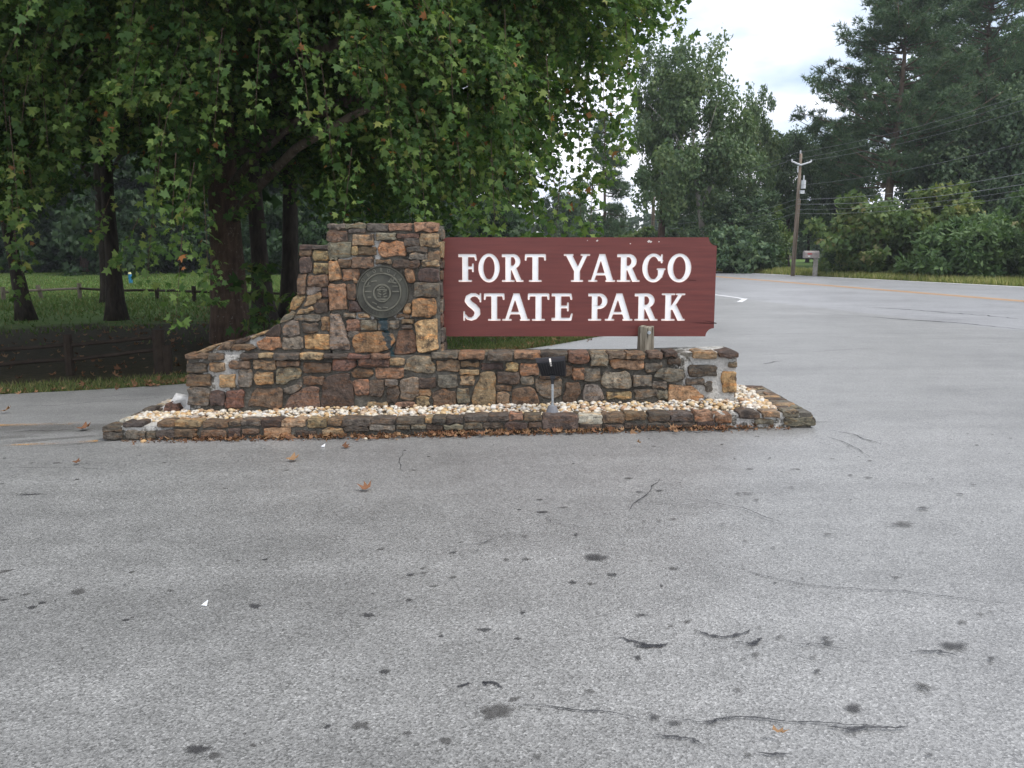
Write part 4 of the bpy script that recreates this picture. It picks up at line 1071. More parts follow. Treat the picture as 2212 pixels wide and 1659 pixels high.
for k_ in range(9):
    u = -.72 + 1.44 * k_ / 8; mb = MB()
    mb.add([hq(u - .02, .12, -.02), hq(u + .02, .12, -.02), hq(u + .02, .9, -.02), hq(u - .02, .9, -.02), hq(u - .015, .14, -.025), hq(u + .015, .14, -.025), hq(u + .015, .88, -.025), hq(u - .015, .88, -.025)],
           [(4, 5, 6, 7), (0, 1, 5, 4), (1, 2, 6, 5), (2, 3, 7, 6), (3, 0, 4, 7)])
    mesh_obj("cooling_fin", mb.v, mb.f, M['black'], fl)
mb = MB(); mb.add([hq(-.07, .72, -.031), hq(.05, .72, -.031), hq(.05, .99, -.026), hq(-.07, .99, -.026), hq(.05, 1.05, .03), hq(-.07, 1.05, .03)], [(0, 1, 2, 3), (3, 2, 4, 5)])
mesh_obj("clip", mb.v, mb.f, M['clip'], fl)
mb = MB(); mb.tube([hq(-.01, .82, -.03), hq(-.01, .82, -.036)], .004, 8); mesh_obj("screw", mb.v, mb.f, M['black'], fl)
mb = MB(); mb.add([hq(-.9, .08, .071), hq(.9, .08, .071), hq(.9, .92, .071), hq(-.9, .92, .071)], [(3, 2, 1, 0)]); mesh_obj("lens", mb.v, mb.f, M['glass'], fl)
# ------------------------------------------------------------------ foliage tools
def leaf_mat(name, stops, trans=0.3, rough=0.55):
    t = NT(name, rough, 0.2); a = t.new("Attribute"); a.attribute_name = "lv"
    oi = t.new("ObjectInfo")
    c = t.ramp(a.outputs["Fac"], stops)
    c = t.mix(1.0, c, t.ramp(oi.outputs["Random"], [(0, 0.82), (1, 1.15)]), 'MULTIPLY')
    t.color(c)
    tr = t.new("BsdfTranslucent"); t.L(t.mix(1.0, c, (1.15, 1.3, 0.6, 1), 'MULTIPLY'), tr.inputs[0])
    mx = t.new("MixShader"); mx.inputs[0].default_value = trans
    t.L(t.b.outputs[0], mx.inputs[1]); t.L(tr.outputs[0], mx.inputs[2]); t.L(mx.outputs[0], t.o.inputs[0])
    return t.m
M['syc'] = leaf_mat("sycamore leaf", [(0.0, (0.027, 0.066, 0.02, 1)), (0.4, (0.056, 0.112, 0.03, 1)), (0.72, (0.125, 0.19, 0.05, 1)), (0.955, (0.22, 0.25, 0.07, 1)), (0.985, (0.2, 0.15, 0.05, 1)), (1.0, (0.30, 0.10, 0.04, 1))], 0.38)
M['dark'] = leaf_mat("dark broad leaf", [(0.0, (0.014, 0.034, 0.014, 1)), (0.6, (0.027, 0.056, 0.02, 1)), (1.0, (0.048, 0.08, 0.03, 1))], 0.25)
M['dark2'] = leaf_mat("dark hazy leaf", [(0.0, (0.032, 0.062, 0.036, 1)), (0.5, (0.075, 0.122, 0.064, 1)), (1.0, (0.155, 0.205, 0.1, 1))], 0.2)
M['mid'] = leaf_mat("hardwood leaf", [(0.0, (0.05, 0.09, 0.045, 1)), (0.5, (0.095, 0.145, 0.066, 1)), (1.0, (0.16, 0.2, 0.085, 1))], 0.25)
M['pine'] = leaf_mat("pine needle", [(0.0, (0.045, 0.095, 0.055, 1)), (0.5, (0.09, 0.15, 0.08, 1)), (1.0, (0.16, 0.215, 0.105, 1))], 0.15)
M['bush'] = leaf_mat("roadside bush leaf", [(0.0, (0.055, 0.1, 0.036, 1)), (0.6, (0.1, 0.15, 0.05, 1)), (0.85, (0.15, 0.18, 0.065, 1)), (1.0, (0.22, 0.18, 0.09, 1))], 0.25)
M['ybush'] = leaf_mat("yellowing bush leaf", [(0.0, (0.05, 0.09, 0.03, 1)), (0.5, (0.1, 0.145, 0.046, 1)), (0.85, (0.16, 0.18, 0.055, 1)), (1.0, (0.24, 0.21, 0.07, 1))], 0.25)
M['wisp'] = leaf_mat("feathery shrub leaf", [(0.0, (0.05, 0.1, 0.04, 1)), (1.0, (0.12, 0.18, 0.07, 1))], 0.25)
M['grassb'] = leaf_mat("lawn grass blade", [(0.0, (0.038, 0.08, 0.017, 1)), (0.6, (0.068, 0.108, 0.03, 1)), (1.0, (0.14, 0.135, 0.055, 1))], 0.25)
M['fringe'] = leaf_mat("fringe grass blade", [(0.0, (0.06, 0.1, 0.025, 1)), (0.6, (0.11, 0.14, 0.045, 1)), (1.0, (0.26, 0.22, 0.1, 1))], 0.25)
M['verge'] = leaf_mat("verge grass blade", [(0.0, (0.13, 0.17, 0.045, 1)), (0.6, (0.24, 0.25, 0.085, 1)), (1.0, (0.38, 0.34, 0.16, 1))], 0.25)
def bark(name, a, b, sc=12, patch=None):
    t = NT(name, 0.9, 0.15); p = t.pos()
    n_ = t.noise(p, sc, 6, 0.65, mapscale=(1, 1, 0.25))
    c = t.mix(t.ramp(n_, [(0.35, 0), (0.65, 1)]), a, b)
    if patch: c = t.mix(t.ramp(t.noise(p, 14, 6, 0.75), [(0.6, 0), (0.66, 0.8)]), c, patch)
    t.color(c); t.bump(n_, 0.9, 0.04); return t.m
M['bark'] = bark("brown bark", (0.045, 0.03, 0.022, 1), (0.11, 0.075, 0.055, 1), 12, (0.26, 0.24, 0.2, 1))
M['limb'] = bark("peeling sycamore bark", (0.06, 0.046, 0.035, 1), (0.17, 0.14, 0.105, 1), 7, (0.34, 0.31, 0.25, 1))
M['barkdark'] = bark("dark bark", (0.022, 0.018, 0.015, 1), (0.055, 0.045, 0.036, 1))
M['barkpale'] = bark("pale grey bark", (0.16, 0.15, 0.13, 1), (0.36, 0.34, 0.30, 1), 6)
M['barkpine'] = bark("pine bark", (0.09, 0.065, 0.05, 1), (0.2, 0.15, 0.115, 1), 5)
SYC = np.array([(0, .3, .0), (0, -.02, -.02), (.52, .02, -.12), (.28, .27, .0), (.50, .54, -.10), (.18, .54, .0), (0, .95, -.16), (-.18, .54, .0), (-.5, .54, -.10), (-.28, .27, .0), (-.52, .02, -.12)], np.float32)
SYCF = np.array([(0, i, i % 10 + 1) for i in range(1, 11)], np.int32)
DIA = np.array([(0, 0, 0), (.42, .5, -.08), (0, 1, 0), (-.42, .5, -.08)], np.float32)
DIAF = np.array([(0, 1, 2), (0, 2, 3)], np.int32)
CLP = np.array([(0, 0, 0), (.5, .35, -.1), (.22, .5, 0), (.3, .95, -.1), (-.12, .7, .05), (-.5, .75, -.1), (-.2, .3, 0)], np.float32)   # ragged leaf spray
CLPF = np.array([(0, 1, 2), (0, 2, 4), (2, 3, 4), (0, 4, 6), (4, 5, 6)], np.int32)
def unit(a): return a / np.maximum(np.linalg.norm(a, axis=-1, keepdims=True), 1e-9)
def leaf_arrays(P, A, N, size, lv, tv, tf):
    A = unit(A); B = unit(np.cross(A, N)); N = np.cross(B, A)
    V = P[:, None, :] + size[:, None, None] * (tv[None, :, 0:1] * B[:, None, :] + tv[None, :, 1:2] * A[:, None, :] + tv[None, :, 2:3] * N[:, None, :])
    nv = len(tv); F = (tf[None] + (np.arange(len(P)) * nv)[:, None, None])
    return V.reshape(-1, 3), F.reshape(-1), np.repeat(lv, nv)
def foliage(name, P, A, N, size, lv, tv, tf, mat):
    V, F, L_ = leaf_arrays(P, A, N, size, lv, tv, tf)
    return np_mesh(name, V, F, 3, mat, L_)
def clump_crown(name, rng, radii, nclump, nleaf, leaf, mat, cz_=0.0, rag=0.22, shell=0.55, tv=CLP, tf=CLPF, lobes=0.18, flat=0.75):
    """leaves gathered in many uneven clumps through an ellipsoid; centre at (0,0,cz_)"""
    u = unit(rng.normal(size=(nclump, 3))); rad = (shell + (1 - shell) * rng.random(nclump) ** 0.6)
    lob = np.array([1 + lobes * 2 * noise.noise(Vector(q) * 1.6 + Vector((rag * 50, 0, 0))) for q in u])
    C = u * (rad * lob)[:, None]
    w = rng.random(nclump) ** 1.5 + .25; w /= w.sum()
    idx = rng.choice(nclump, nleaf, p=w)
    cr = rag * (0.6 + 0.8 * rng.random(nclump))
    q = unit(rng.normal(size=(nleaf, 3))) * (rng.random(nleaf) ** 0.45)[:, None]
    P = C[idx] + q * cr[idx][:, None] * np.array((1, 1, flat))
    P = P * np.array(radii)
    out = unit(q * .8 + P / np.array(radii) * .5 + np.array((0, 0, .25)))
    P[:, 2] += cz_
    A = unit(rng.normal(size=(nleaf, 3)) + np.array((0, 0, -.35)) + out * .4)
    N = unit(out + rng.normal(size=(nleaf, 3)) * .55)
    clv = rng.random(nclump)
    lv = np.clip(0.6 * rng.random(nleaf) + 0.4 * clv[idx], 0, 1)
    return foliage(name, P, A, N, leaf * (0.6 + 0.8 * rng.random(nleaf)), lv, tv, tf, mat)
def trunk_mb(h, r0, lean=(0, 0), limbs=6, crown=None, seed=0, top=0.25, n=9, wob=0.15, flare=1.5):
    rng = random.Random(seed); mb = MB(); pts, rad = [], []
    for i in range(9):
        f = i / 8; z = h * f
        pts.append((lean[0] * f + wob * noise.noise((seed, f * 2.2, 0)) * f * 3, lean[1] * f + wob * noise.noise((seed, f * 2.2, 9)) * f * 3, z - .12))
        rad.append(r0 * ((1 - f) * (1 - top) + top) * (1 + (flare - 1) * max(0, 1 - f * 7) ** 1.5))
    pts.insert(1, tuple(Vector(pts[0]).lerp(Vector(pts[1]), .35))); rad.insert(1, r0 * (1 + (flare - 1) * .35))
    mb.tube(pts, rad, n)
    if crown:
        c, rr_ = crown
        for k in range(limbs):
            f = rng.uniform(.35, .92); b = Vector(pts[0]).lerp(Vector(pts[-1]), f)
            j = min(int(f * 8) + 1, len(pts) - 2); b = Vector(pts[j]).lerp(Vector(pts[j + 1]), .5)
            a = k * 2.4 + rng.uniform(-.4, .4)
            e = Vector((c[0] + math.cos(a) * rr_[0] * .75, c[1] + math.sin(a) * rr_[1] * .75, min(c[2] + rr_[2] * rng.uniform(-.2, .7), b.z + rr_[2] * .9)))
            m = b.lerp(e, .5) + Vector((0, 0, .12 * (e - b).length)); r1 = r0 * (1 - f) * .45 + .03
            mb.tube([b, b.lerp(m, .5), m, m.lerp(e, .5), e], [r1, r1 * .8, r1 * .6, r1 * .4, r1 * .15], 6)
    return mb
def px_x(ox, Y): d = ray(ox, 535); return d.x / d.y * Y
def px_z(oy, Y): d = ray(1106, oy); return CAM_H + d.z / d.y * Y
def proj(P):
    P = np.asarray(P, float); r_ = P - np.array((0, 0, CAM_H))
    dep = r_[:, 1] * cp - r_[:, 2] * sp; up = r_[:, 1] * sp + r_[:, 2] * cp
    return 1106 + r_[:, 0] / dep * FPX / S, 829.5 - up / dep * FPX / S
def bough(a, d, L, droop, n=6):
    a = Vector(a); d = Vector(d).normalized(); pts = []
    for i in range(n + 1):
        s_ = i / n; pts.append(a + d * (L * s_) + Vector((0, 0, -droop * L * s_ * s_)))
    return pts
def spray_leaves(anch, dirs, L, droop, per, rng, size, lvb=None):
    """drooping twigs with alternate leaves; returns leaf arrays and twig verts"""
    n = len(anch); s_ = rng.random((n, per)) * .95 + .05
    a = anch[:, None, :]; d = dirs[:, None, :]
    pth = a + d * (L[:, None] * s_)[:, :, None]; pth[:, :, 2] -= droop[:, None] * L[:, None] * s_ * s_
    tan = np.repeat(d, per, 1).copy(); tan[:, :, 2] -= 2 * droop[:, None] * s_
    side = unit(np.cross(tan, np.array((0, 0, 1.0)))) * np.sign(rng.random((n, per, 1)) - .5)
    P = pth + side * (rng.random((n, per, 1)) * .11 + .01) + rng.normal(size=pth.shape) * .03
    A = unit(tan) * .45 + side * .6 + rng.normal(size=pth.shape) * .5 + np.array((0, 0, -.3))
    N = np.array((0, -.2, .7)) + unit(d) * .3 + rng.normal(size=pth.shape) * .6
    lb = rng.random(n) if lvb is None else lvb
    lv = np.clip(.55 * rng.random((n, per)) + .35 * lb[:, None], 0, .93)
    odd = rng.random((n, per)); lv = np.where(odd > .992, .995, np.where(odd > .975, .96, lv))
    k = n * per
    return P.reshape(k, 3), A.reshape(k, 3), N.reshape(k, 3), size * (.5 + .95 * rng.random(k)), lv.reshape(k)
def twig_mesh(name, anch, dirs, L, droop, r, mat):
    n = len(anch); V = []; 
    ss = np.array((0, .35, .7, 1.0)); ang = np.array((0, 2.094, 4.189))
    off = np.stack([np.cos(ang), np.sin(ang), 0 * ang], 1)
    pth = anch[:, None, :] + dirs[:, None, :] * (L[:, None] * ss)[:, :, None]; pth[:, :, 2] -= (droop * L)[:, None] * ss * ss
    rad = r * (1 - .75 * ss)
    V = pth[:, :, None, :] + off[None, None] * rad[None, :, None, None]
    f = []
    for i in range(3):
        for k in range(3): f.append((i * 3 + k, i * 3 + (k + 1) % 3, (i + 1) * 3 + (k + 1) % 3, (i + 1) * 3 + k))
    f = np.array(f, np.int32); F = f[None] + (np.arange(n) * 12)[:, None, None]
    return np_mesh(name, V.reshape(-1, 3), F.reshape(-1), 4, mat)
# ------------------------------------------------------------------ the big sycamores
rgs = np.random.default_rng(42)
def sycamore(name, label, base, r0, h, c, rad, nspray, per, zlow, keep, seed, limbs_xyz, extra=(), leaf=.08, upper=5000, lobes=(), lean=(0, 0), barkm='bark', mat='syc'):
    rng = np.random.default_rng(seed)
    T = empty(name, base, label, "tree")
    B0 = np.array(base)
    mb = trunk_mb(h, r0, lean, 7, (Vector(c) - Vector(base), rad), seed, .2, 12, .1, 1.35)
    mesh_obj("trunk", mb.v, mb.f, M[barkm], T, smooth=True)
    for lp in limbs_xyz:
        pts = [Vector(q) - Vector(base) for q in lp[1]]; k = len(pts)
        m2 = MB().tube(pts, [lp[0] * (1 - .6 * i / (k - 1)) for i in range(k)], 8); mesh_obj("limb", m2.v, m2.f, M['limb'], T, smooth=True)
    # fine sprays in the lower, visible part of the crown
    N_ = nspray * 26
    u = unit(rng.normal(size=(N_, 3))); rr_ = (.35 + .65 * rng.random(N_) ** .5)
    P = np.array(c) + u * rr_[:, None] * np.array(rad)
    for (lc, lr, ln_) in lobes:
        ul = unit(rng.normal(size=(ln_, 3))); P = np.concatenate([np.array(lc) + ul * (.3 + .7 * rng.random(ln_) ** .5)[:, None] * np.array(lr), P])
    P = P[P[:, 2] < 9.0]
    P = P[proj(P)[1] > -90]
    nv = np.array([noise.noise(Vector(q) * .55 + Vector((seed, 0, 0))) for q in P])
    P = P[nv > .04]
    out = P - np.array(c); out[:, 2] = 0
    D = unit(unit(out) * .9 + rng.normal(size=P.shape) * .35 + np.array((0, 0, -.1)))
    L = rng.uniform(.45, 1.1, len(P)); dr = rng.uniform(.35, 1.0, len(P))
    tip = P + D * L[:, None]; tip[:, 2] -= dr * L
    ok = keep(P, tip) & (tip[:, 2] > zlow(P))
    P, D, L, dr = P[ok][:nspray], D[ok][:nspray], L[ok][:nspray], dr[ok][:nspray]
    ex = []
    for (ox, y0, y1, Y, dx) in extra:      # long hanging twigs
        a = at_Y(ox, y0, Y); b = at_Y(ox + dx, y1, Y - .25); ex.append((a, b))
    arr = [spray_leaves(P, D, L, dr, per, rng, leaf)]
    tw = [(P, D, L, dr)]
    if ex:
        Pe = np.array([tuple(a) for a, b in ex]); De = np.array([tuple((b - a).normalized()) for a, b in ex]); Le = np.array([(b - a).length for a, b in ex]); de = np.full(len(ex), .06)
        for k in range(int(Le.max() / .5) + 1):
            sel = Le > k * .5
            st = Pe[sel] + De[sel] * (k * .5); ln = np.minimum(.55, Le[sel] - k * .5 + .12)
            arr.append(spray_leaves(st, De[sel], ln, de[sel], 20, rng, leaf * 1.1, np.full(sel.sum(), .8)))
        tw.append((Pe, De, Le, de))
    cat = [np.concatenate([q[i] for q in arr]) for i in range(5)]
    cat[0] = cat[0] - B0
    far = cat[0][:, 1] + B0[1] > 12.6          # leaves deep in the crown are simpler
    me = foliage("crown", *[q[~far] for q in cat], SYC, SYCF, M[mat]); o = bpy.data.objects.new("crown", me); link(o, T)
    cat[3] = cat[3] * 1.1
    me = foliage("inner_crown", *[q[far] for q in cat], DIA * np.array((1.2, 1, 1), np.float32), DIAF, M[mat]); o = bpy.data.objects.new("inner_crown", me); link(o, T)
    me = twig_mesh("twigs", *[np.concatenate([q[i] for q in tw]) - (B0 if i == 0 else 0) for i in range(4)], .007, M['bark']); o = bpy.data.objects.new("twigs", me); link(o, T)
    # coarser leaves high up, above the picture: they shade the ground
    u = unit(rng.normal(size=(upper * 3, 3))); P = np.array(c) + u * (.4 + .6 * rng.random(upper * 3) ** .5)[:, None] * np.array(rad)
    P = P[(P[:, 2] > 7.5) | (proj(P)[1] < -70)]; P = P[P[:, 2] > 3.2][:upper]
    me = foliage("upper_crown", P - B0, rng.normal(size=P.shape) + np.array((0, 0, -.3)), rng.normal(size=P.shape) * .6 + np.array((0, 0, 1)), .42 * (.6 + .8 * rng.random(len(P))), rng.random(len(P)) * .8, CLP, CLPF, M[mat])
    o = bpy.data.objects.new("upper_crown", me); link(o, T)
    return T
lowlim = interp([(-300, 470), (0, 470), (120, 470), (180, 410), (330, 400), (380, 500), (470, 480), (560, 480), (640, 470), (690, 500), (1000, 500), (1180, 505), (1290, 500), (1330, 420), (1380, 220), (1420, 130), (1500, 60), (1540, 20)])
def keepA(P, tip):
    x, y = proj(P); x2, y2 = proj(tip)
    lim = np.array([lowlim(q) for q in x2]) + rgs.uniform(-25, 12, len(x2))
    rb = np.interp(y2, [-400, 0, 60, 120, 300, 400, 520], [1560, 1520, 1480, 1390, 1370, 1345, 1300]) + rgs.uniform(-45, 10, len(x2))
    cl_ = np.array([noise.noise(Vector(q) * .8 + Vector((4, 7, 1))) for q in P])
    thin = np.where((x2 > 960) & (y2 > 200), (cl_ > -.16) & (rgs.random(len(x2)) < .9), True)
    left = np.where((x2 < 330) & (x2 > 150) & (y2 > 250), rgs.random(len(x2)) < .25, True)
    limb = (np.minimum(np.hypot((x2 - 610) / 95, (y2 - 380) / 85), np.hypot(((x + x2) / 2 - 610) / 95, ((y + y2) / 2 - 380) / 85)) < 1) & (P[:, 1] < 14) & (rgs.random(len(x2)) < .93)
    trk = (np.abs(x2 - 497) < 38) & (y2 > 280) & (P[:, 1] < 15) & (rgs.random(len(x2)) < .7)
    return (y2 < lim) & (x2 < rb) & thin & left & ~limb & ~trk & (P[:, 1] > 9.1) & (tip[:, 1] > 9.0)
baseA = at_G(500, 737); baseA.z = gz(baseA.x, baseA.y)
def LP(*q): return [at_Y(x, y, Y) for x, y, Y in q]
EXA = [(420, 350, 520, 10.2, -30), (400, 430, 690, 9.8, -22), (350, 300, 575, 10.4, -35), (330, 470, 600, 10.8, -12), (300, 470, 560, 10.6, -45), (440, 400, 600, 10.6, 10), (380, 330, 480, 9.9, -10), (455, 560, 640, 11.2, 5),
       (260, 120, 330, 10.2, -40), (300, 60, 260, 10.0, -60), (350, 180, 420, 10.2, -20), (240, 420, 520, 11, -40), (215, 310, 330, 10.4, -60), (700, 200, 400, 10.2, 25), (760, 320, 490, 10.0, -20), (820, 60, 330, 10.1, 30),
       (900, 250, 470, 10.3, 20), (1010, 200, 480, 10.8, 10), (1060, 300, 500, 10.6, 10), (1140, 330, 500, 11.2, 15), (1250, 250, 490, 11.5, 5), (1210, 380, 505, 11.0, -10), (1350, 20, 240, 11.0, 10), (1300, 100, 380, 11.5, 10), (1440, -20, 55, 11, 30), (1330, 200, 330, 11.2, 20),
       (560, 90, 260, 9.9, -10), (640, 20, 250, 10.0, 30), (480, 60, 300, 9.9, -20), (1280, 400, 500, 11.2, -5), (1180, 120, 360, 10.7, 15), (970, 30, 260, 10.2, 10), (1090, 20, 220, 10.6, 5)]
sycA = sycamore("sycamore_tree", "big sycamore with drooping lobed leaves standing behind the stone pier", (baseA.x, baseA.y, baseA.z), .30, 15, (-4.4, 14.2, 8.6), (8.2, 6.0, 7.4), 4600, 36,
    lambda P: 1.7 + 0 * P[:, 0], keepA, 3,
    [(.095, LP((505, 470, 15), (560, 400, 14.2), (640, 320, 13.4), (760, 250, 12.6), (900, 190, 12.2))), (.075, LP((500, 400, 15), (545, 345, 14.4), (590, 310, 13.8), (660, 240, 13))), (.11, LP((500, 330, 15), (720, 230, 14), (880, 180, 13.5), (1060, 105, 13), (1180, 40, 12.6))),
     (.09, LP((495, 250, 15), (400, 160, 13.5), (280, 120, 12), (200, 110, 11))), (.1, LP((500, 200, 15), (800, 60, 13), (1200, -40, 12), (1450, -60, 11.6)))], EXA, upper=17000, lobes=(((0.2, 12.5, 4.0), (2.5, 2.0, 2.4), 1900), ((-1.8, 11.8, 3.6), (1.6, 1.6, 1.8), 500)))
def keepB(P, tip):
    x2, y2 = proj(tip); x, y = proj(P)
    rb = np.interp(y2, [-500, 0, 60, 200, 330, 420, 500, 560], [90, 100, 130, 190, 150, 90, 70, 40]) + rgs.uniform(-40, 8, len(x2))
    return (x2 < rb) & (x2 > -500) & (tip[:, 1] > 8.8) & (y2 < 500 + rgs.uniform(-40, 20, len(x2)))
EXB = [(30, 60, 220, 10.2, 20), (90, 150, 330, 10.3, 15), (140, 170, 330, 10.5, 12), (20, 250, 460, 10, 20), (60, 330, 420, 10.6, 10), (25, 420, 560, 10.4, 12), (45, 470, 620, 10.9, 5), (5, 160, 360, 10.2, 15), (100, 60, 190, 10.4, 45), (110, 210, 300, 10.6, 45)]
sycB = sycamore("sycamore_tree", "sycamore whose drooping leaves hang in from the picture's far left edge", (-9.6, 12.6, gz(-9.6, 12)), .25, 14, (-9.6, 12.6, 8.2), (4.9, 4.6, 7.0), 1400, 34, lambda P: 1.4 + 0 * P[:, 0], keepB, 8, [], EXB, upper=11000)
_mc = {}
# darker trees standing deeper in the park
def midtree(name, label, bx, by_, r0, h, c_off, rad, lean, seed, barkm='barkdark', nleaf=20000, leaf=.34, group=None, mat='dark'):
    b = at_G(bx, by_); b.z = gz(b.x, b.y)
    T = empty(name, b, label, "tree", group)
    cc = Vector((c_off[0], c_off[1], c_off[2]))
    mb = trunk_mb(h, r0, lean, 6, (cc, rad), seed, .35, 10, .12, 1.9)
    mesh_obj("trunk", mb.v, mb.f, M[barkm], T, smooth=True)
    if seed % 2 not in _mc: _mc[seed % 2] = clump_crown("crown", np.random.default_rng(seed), (5, 5, 5.5), 110, nleaf, leaf, M[mat], 0, .24, .35)
    me = _mc[seed % 2]
    o = bpy.data.objects.new("crown", me); o.location = cc; o.scale = (rad[0] / 5, rad[1] / 5, rad[2] / 5.5); o.rotation_euler = (0, 0, seed); link(o, T)
    return T
midtree("shade_tree", "dark leaning trunk near the left edge behind the split rail fence", 58, 690, .15, 11, (-.9, 1, 9.5), (5, 5, 5.4), (-1.1, 0), 31)
midtree("shade_tree", "dark flared trunk standing in front of the low rail beside the blue post", 252, 690, .17, 12, (.2, 1, 9.8), (5, 5, 5.6), (.15, .2), 32)
midtree("shade_tree", "grey mottled trunk just right of the big sycamore trunk", 572, 695, .2, 12, (.4, 1.5, 9.6), (4.6, 4.6, 5.6), (-.6, .3), 33, 'barkdark')
midtree("shade_tree", "dark trunk glimpsed against the pier's curved wing", 628, 690, .2, 12, (1.4, 2.5, 9.8), (4.4, 4.4, 5.4), (.2, .3), 34)
for k, (x, y, lab) in enumerate(((-14.5, 17, "shade tree beyond the left picture edge beside the near fence"), (-17, 25, "shade tree beyond the left picture edge across the far rail"), (-12.5, 27, "shade tree past the low rail at the far left"))):
    T = empty("shade_tree", (x, y, gz(x, y)), lab, "tree")
    mb = trunk_mb(11, .17, (0, 0), 5, (Vector((0, 0, 8.5)), (5, 5, 5.4)), 40 + k, .35, 10, .12, 1.7); mesh_obj("trunk", mb.v, mb.f, M['barkdark'], T, smooth=True)
    o = bpy.data.objects.new("crown", bpy.data.objects["shade_tree"].children[1].data if len(bpy.data.objects["shade_tree"].children) > 1 else None); o.location = (0, 0, 8.2); o.scale = (1.1, 1.1, 1.15); o.rotation_euler = (0, 0, 2 + k); link(o, T)
# the wood at the back of the lawn
WOOD = [(-120, 74, 15, 6.5), (60, 68, 16, 6), (180, 62, 15, 6), (330, 72, 17, 6.5), (430, 66, 15, 6), (590, 74, 17, 6.5), (720, 68, 16, 6), (860, 76, 16, 6.5), (-260, 60, 15, 6), (990, 84, 13, 6)]
wood_lab = ["dark tree past the left edge of the lawn's far side", "dark rounded tree behind the leaning trunk", "dark tree with a reddish trunk at the lawn's far edge", "dark tree behind the blue marker post", "dark tree left of the big sycamore trunk at the lawn's end", "dark tree behind the grey mottled trunk", "dark tree hidden behind the stone pier",
            "dark tree glimpsed above the board's corner by the pier", "dark tree beyond the left picture edge, in the back wood", "dark far tree seen low through the sycamore above the board"]
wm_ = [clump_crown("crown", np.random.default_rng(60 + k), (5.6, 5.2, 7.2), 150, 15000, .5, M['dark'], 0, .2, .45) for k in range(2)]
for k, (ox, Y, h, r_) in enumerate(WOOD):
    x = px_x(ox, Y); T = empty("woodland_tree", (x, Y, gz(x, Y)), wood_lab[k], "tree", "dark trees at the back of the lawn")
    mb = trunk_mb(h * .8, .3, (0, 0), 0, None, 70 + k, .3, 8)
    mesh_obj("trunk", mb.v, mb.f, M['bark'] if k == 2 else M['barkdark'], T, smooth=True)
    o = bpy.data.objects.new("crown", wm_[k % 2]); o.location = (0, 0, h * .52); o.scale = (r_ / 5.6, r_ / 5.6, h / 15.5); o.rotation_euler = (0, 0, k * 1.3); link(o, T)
    if k != 2:
        o.scale = (r_ / 5.6, r_ / 5.6, h / 14); o.location = (0, 0, h * .5 - .3)
# understory along the edge of the wood
us_ = clump_crown("foliage", np.random.default_rng(88), (4.6, 3.0, 2.6), 70, 6000, .42, M['dark'], 1.9, .24, .3)
for k, ox in enumerate((-180, -30, 110, 250, 390, 520, 650, 790, 930, 1050)):
    Y = 57 + 5 * ((k * 7) % 3) / 2; x = px_x(ox, Y); T = empty("woodland_bush", (x, Y, gz(x, Y)), ["dark bush left of the picture, at the wood's edge", "dark bush at the wood's edge by the picture's left side", "dark bush at the wood's edge between the two dark trunks", "dark bush at the wood's edge behind the flared trunk", "dark bush at the wood's edge just left of the big sycamore", "dark bush at the wood's edge right behind the big sycamore trunk", "dark bush at the wood's edge next to the pier's wing", "dark bush at the wood's edge hidden by the pier", "dark bush at the wood's edge hidden by the board's first letters", "last dark bush of the wood's edge, behind the board"][k], "bush", "bushes along the wood's edge")
    o = bpy.data.objects.new("foliage", us_); o.scale = (1, 1, .85 + .3 * ((k * 5) % 4) / 3); o.rotation_euler = (0, 0, .5 * k if k % 2 else 3.1 + .1 * k); link(o, T)
    mb = MB().tube([(0, 0, -.1), (.3, 0, 1), (.8, .2, 2.4)], [.07, .05, .02], 5).tube([(0, 0, -.1), (-.4, .1, 1.1), (-1.2, .1, 2.2)], [.07, .05, .02], 5); mesh_obj("stems", mb.v, mb.f, M['barkdark'], T)
# saplings by the pier
for (ox, oy, Y, hh_, lab) in ((560, 690, 13.2, 1.5, "leafy sapling at the foot of the big sycamore"), (650, 690, 12.6, 1.2, "small leafy sapling against the curved stone wing")):
    b = Vector((px_x(ox, Y), Y, gz(px_x(ox, Y), Y))); T = empty("sapling", b, lab, "sapling")
    rng = np.random.default_rng(int(ox)); n_ = 16
    a = np.stack([rng.normal(size=n_) * .12, rng.normal(size=n_) * .12, rng.uniform(.2, hh_, n_)], 1); d = unit(rng.normal(size=(n_, 3)) * np.array((1, 1, .3)))
    me = foliage("leaves", *spray_leaves(a, d, np.full(n_, .4), np.full(n_, .4), 9, rng, .15), SYC, SYCF, M['syc']); o = bpy.data.objects.new("leaves", me); link(o, T)
    mb = MB(); mb.tube([(0, 0, -.05), (.03, 0, hh_ * .5), (0, .03, hh_)], [.015, .01, .004], 6)
    for q, dd in zip(a, d): mb.tube([(0.01, 0, max(.1, q[2] - .1)), tuple(q + dd * .3)], [.006, .003], 4)
    mesh_obj("stem", mb.v, mb.f, M['bark'], T)
